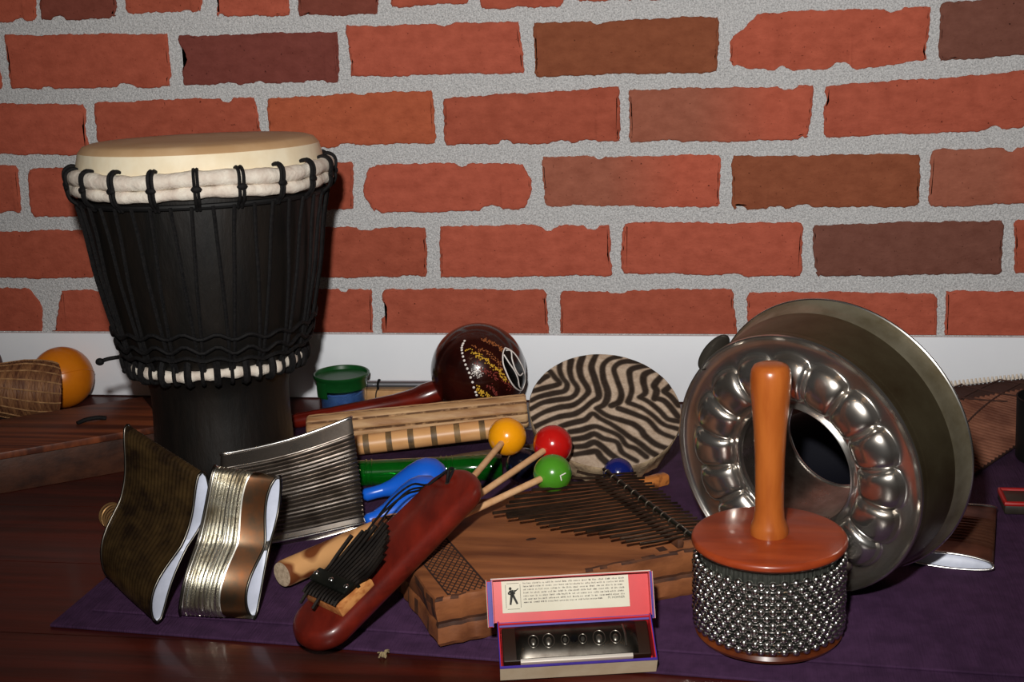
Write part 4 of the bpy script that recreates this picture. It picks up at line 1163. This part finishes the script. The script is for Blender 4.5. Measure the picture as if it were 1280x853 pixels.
# ------------------------------------------------------------------ ring cake pan
def pan():
    th, ph = .56163, -.08800
    n = V((-math.sin(th) * math.cos(ph), -math.cos(th) * math.cos(ph), math.sin(ph)))
    K_ = 1.006; c = CAMP + (V((.30247, -.60357, .13341)) - CAMP) * 1.015 + V((0, 0, .0030)); rf, rb, L_ = .12076 * K_, .13049 * K_, .07275 * K_
    m = frame(c, n, (0, 0, 1))
    low = min((m @ V((rb * math.cos(a), rb * math.sin(a), -L_))).z for a in [i * .05 for i in range(126)])
    t = thing('ring_cake_pan', 'large tarnished metal ring cake pan with sixteen scalloped bumps, standing on edge', 'cake pan', (c.x + .02, c.y + .03, ZM))
    NT = 16 * 14
    knots = [('h', 0), ('h', .35), ('h', 1)]
    def ring_r(a):
        u = abs(math.cos(8 * a))
        return (.530 - .025 * u ** .5) * rf, (.790 + .070 * u ** .45) * rf, u
    bm = B(); S = []
    rows = 24
    for i in range(NT):
        a = 2 * PI * i / NT
        ri, ro, u = ring_r(a)
        col = []
        hole = .452 * rf
        for r, z in ((hole, -.004), (hole * 1.005, .0005), (hole * 1.03, .0024), (hole * 1.06, .0016), (hole * 1.09, -.0005), ((hole * 1.09 + ri) / 2, -.0012), (ri - .0008, -.0010)):
            col.append((r, z))
        for k in range(rows + 1):
            s = k / rows; r = ri + (ro - ri) * s
            prof = max(0, 1 - (2 * s - 1) ** 2) ** .55
            crest = .0050 + .0078 * max(0.0, 1 - (1 - u) ** 2) ** .5
            col.append((r, -.0010 + crest * prof))
        for r, z in ((ro + .0008, -.0016), (ro + .003, -.0022), (.915 * rf, -.0022), (.965 * rf, -.0018), (.975 * rf, .0), (.985 * rf, .0014), (.995 * rf, .0012), (1.0 * rf, -.0008)):
            col.append((max(r, ro + .0008), z))
        S.append([bm.verts.new(m @ V((r * math.cos(a), r * math.sin(a), z))) for r, z in col])
    for i in range(NT):
        A, Q = S[i], S[(i + 1) % NT]
        for k in range(len(A) - 1): bm.faces.new((A[k], A[k + 1], Q[k + 1], Q[k]))
    obj('scalloped_face', bm, M['pan_front'], t, angle=55)
    bm = B(); lathe(bm, [(rf, -.0008), (rf * 1.004, -.003), (rf * .998, -.0062), (rf * 1.002, -.008), (rf * 1.004, -.0095), (rf * 1.022, -L_ + .026), (rf * 1.03, -L_ + .021)], 128, m); obj('side_wall', bm, M['pan_side'], t, angle=50)
    bm = B(); lathe(bm, [(rf * 1.03, -L_ + .021), (rf * 1.045, -L_ + .016), (rb - .002, -L_ + .003), (rb, -L_ + .0015), (rb + .0003, -L_), (rb - .001, -L_ - .0015), (rb - .003, -L_ - .0005), (rf * 1.04, -L_ + .014), (rf * .99, -L_ + .03), (rf * .975, -.006)], 128, m); obj('flared_rim', bm, M['pan_rim'], t, angle=50)
    bm = B(); tube(bm, [m @ V((rb * math.cos(a * PI / 64), rb * math.sin(a * PI / 64), -L_)) for a in range(128)], .0014, 8, closed=True); obj('rolled_edge', bm, M['tin_rim'], t)
    bm = B(); lathe(bm, [(.452 * rf, -.004), (.446 * rf, -.02), (.40 * rf, -L_ + .004), (.395 * rf, -L_), (.405 * rf, -L_ - .001), (.42 * rf, -L_ + .004), (.462 * rf, -.01)], 96, m); obj('centre_tube', bm, M['tin_dark'], t, angle=60)
    bm = B(); tube(bm, [m @ V((.397 * rf * math.cos(a * PI / 48), .397 * rf * math.sin(a * PI / 48), -L_)) for a in range(96)], .0014, 8, closed=True); obj('tube_lip', bm, M['tin_rim'], t)
    # dark oval clasp behind the top left of the rim
    f = axes((.2325, -.54, .2205), V((.62, .12, .775)).normalized(), V((.775, .1, -.62)).normalized(), V((-.1, -.99, .05)))
    bm = B()
    for k in range(2): pass
    prism(bm, lambda ins: [((.0195 - ins) * math.cos(a * PI / 16), (.0095 - ins) * math.sin(a * PI / 16)) for a in range(32)], [(-.0016, .001), (-.0008, 0), (.0008, 0), (.0016, .001)], f)
    tube(bm, [(.2385, -.54, .216), (.252, -.552, .204)], .003, 8)
    obj('clasp', bm, M['pan_in'], t)
pan()

# ------------------------------------------------------------------ cabasa
def cabasa():
    O = V((.281, -.659, ZM)); m = Matrix.Translation(O)
    t = thing('cabasa', 'wooden handled cabasa wrapped in steel bead chains, in front of the cake pan', 'cabasa', O)
    bm = B(); lathe(bm, [(0, 0), (.056, 0), (.0605, .0012), (.0622, .004), (.0605, .007), (.056, .0078), (0, .0078)], 80, m); obj('base_disc', bm, M['cab_base'], t)
    bm = B(); lathe(bm, [(.0575, .0078), (.0575, .0815)], 360, m, rmod=lambda r, a, z, k: r + .0007 * math.sin(a * 90)); obj('ridged_drum', bm, M['cab_core'], t, angle=80)
    bm = B(); lathe(bm, [(0, .0808), (.0595, .0808), (.0628, .0815), (.0648, .0840)], 96, m, mi=1)
    lathe(bm, [(.0648, .0840), (.0648, .0868), (.0636, .0888), (.0615, .0896), (0, .0902)], 96, m)
    bmesh.ops.remove_doubles(bm, verts=bm.verts, dist=1e-6)
    obj('top_disc', bm, [M['cab_disc'], M['cab_edge']], t, angle=50)
    bm = B(); lathe(bm, [(0, .0896), (.0158, .0898), (.0162, .094), (.0150, .0985), (.0128, .104), (.0120, .114), (.0120, .135), (.0124, .158), (.0136, .182), (.0154, .204), (.0166, .216), (.0168, .222), (.0166, .2285), (.0158, .2335), (.0136, .237), (.0095, .2385), (0, .239)], 48, m); obj('handle', bm, M['cab_handle'], t, angle=60)
    rows = 11; nb = 41
    rn = random.Random(2)
    for k in range(rows):
        z0 = .0118 + .00585 * k
        bm = B(); pts = []
        off = rn.uniform(-.15, .15)
        for i in range(nb):
            a = 2 * PI * (i + .5 * (k % 2) + off * .3) / nb
            sag = .0016 * math.sin(a + PI / 2 + .3) * (k / rows) + .0005 * math.sin(7 * a + k)
            r = .0610 + .0005 * math.sin(3 * a + k * 2)
            c = m @ V((r * math.cos(a), r * math.sin(a), z0 + sag))
            er = V((math.cos(a), math.sin(a), 0)); et = V((-math.sin(a), math.cos(a), 0))
            prof = [(0, -.0036)] + [(.0036 * math.sin(PI * j / 7), -.0036 * math.cos(PI * j / 7)) for j in range(1, 7)] + [(0, .0036)]
            lathe(bm, prof, 10, frame(c, V((0, 0, 1)), er))
            pts.append(c)
        tube(bm, pts, .0008, 4, closed=True)
        obj('bead_chain', bm, M['bead'], t, angle=80)
cabasa()

# ------------------------------------------------------------------ right-hand background
def reed():
    A, Bq, Cc, D = V((.445, -.060, .034)), V((.675, -.014, .050)), V((.655, -.045, .014)), V((.475, -.325, .0105))
    def P(s, q, h=0): return (D * (1 - s) * (1 - q) + Cc * s * (1 - q) + A * (1 - s) * q + Bq * s * q) + V((0, -.1, .995)) * h
    t = thing('reed_rattle', 'flat brown woven reed rattle with a row of pale tips, behind the cake pan', 'rattle', (.55, -.16, ZM))
    bm = B(); g1 = grid(bm, lambda u, v: P(u, v), 30, 20); g2 = grid(bm, lambda u, v: P(u, v, -.003), 30, 20)
    for i in range(30):
        bm.faces.new((g1[i][0], g1[i + 1][0], g2[i + 1][0], g2[i][0])); bm.faces.new((g1[i][20], g1[i + 1][20], g2[i + 1][20], g2[i][20]))
    for j in range(20):
        for i in (0, 30): bm.faces.new((g1[i][j], g1[i][j + 1], g2[i][j + 1], g2[i][j]))
    for f_ in bm.faces: f_.material_index = 1
    for k in range(56):
        s0 = -.6 + 1.6 * k / 56
        pts = []
        for i in range(25):
            q = i / 24; s = s0 + .62 * (1 - q)
            if 0 <= s <= 1 and q < .82: pts.append(P(s, q, .0008))
        if len(pts) > 2: tube(bm, pts, .0019, 6)
    obj('reed_panel', bm, [M['reed'], M['reed_dark']], t, angle=50)
    bm = B()
    for s0, s1, q0, q1 in ((0, .55, .55, 1), (.1, .75, .3, 1), (.35, .8, .98, .45), (.1, .55, .98, .62), (.55, 1, 1, .55), (0, .35, .75, 1)):
        tube(bm, [P(s0 + (s1 - s0) * i / 12, q0 + (q1 - q0) * i / 12, .0028) for i in range(13)], .0011, 5)
    obj('binding', bm, M['reed_dark'], t)
    bm = B()
    for k in range(46):
        s = (k + .5) / 46
        p = P(s, 1, .0012); q = P(s, 1.022, .0065)
        tube(bm, [p, q], [.0023, .0012], 5)
    obj('reed_tips', bm, M['reed_tip'], t)
reed()

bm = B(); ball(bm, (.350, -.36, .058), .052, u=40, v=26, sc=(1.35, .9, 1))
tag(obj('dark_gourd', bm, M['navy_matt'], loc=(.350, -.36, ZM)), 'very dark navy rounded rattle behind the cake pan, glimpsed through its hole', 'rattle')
bm = B()
lathe(bm, [(0, 0), (.031, 0), (.0335, .003), (.0345, .04), (.0355, .072), (.036, .0735), (.0345, .0735), (.033, .04), (.031, .006), (0, .006)], 48, Matrix.Translation(V((.5945, -.213, ZM))))
tag(obj('black_cup', bm, M['black'], loc=(.5945, -.213, ZM)), 'plain black cup cut off by the right edge of the photo', 'cup')

t = thing('red_rimmed_box', 'small dark box with a bright red rim behind the brown ribbed can', 'box', (.545, -.362, ZM))
bm = B(); box(bm, .5205, .5745, -.3825, -.3405, ZM, ZM + .012, bev=.003); obj('body', bm, M['olive'], t)
bm = B()
rp = [(.522, -.381), (.573, -.381), (.573, -.342), (.522, -.342)]
pts = []
for i, (x, y) in enumerate(rp):
    x2, y2 = rp[(i + 1) % 4]
    for s in range(8): pts.append((x + (x2 - x) * s / 8, y + (y2 - y) * s / 8, ZM + .0118))
tube(bm, pts, .0026, 8, closed=True); obj('red_rim', bm, M['red_rim'], t)

# ------------------------------------------------------------------ bit of fluff at the mat edge
bm = B(); rn = random.Random(1)
for k in range(16):
    a = rn.uniform(0, 6.28); q = V((-.0415, -.7235, .0008))
    r = rn.uniform(.002, .0055)
    tube(bm, smooth_path([q + V((rn.gauss(0, .001), rn.gauss(0, .001), rn.uniform(0, .001))), q + V((r * .5 * math.cos(a), r * .5 * math.sin(a), rn.uniform(.002, .006))), q + V((r * math.cos(a + .6), r * math.sin(a + .6), rn.uniform(.0, .006)))], 4), .0007, 4)
tag(obj('fluff_tuft', bm, M['fluff'], loc=(-.0415, -.7235, 0)), 'tiny pale tuft of fluff on the floor at the mat edge', 'fluff')
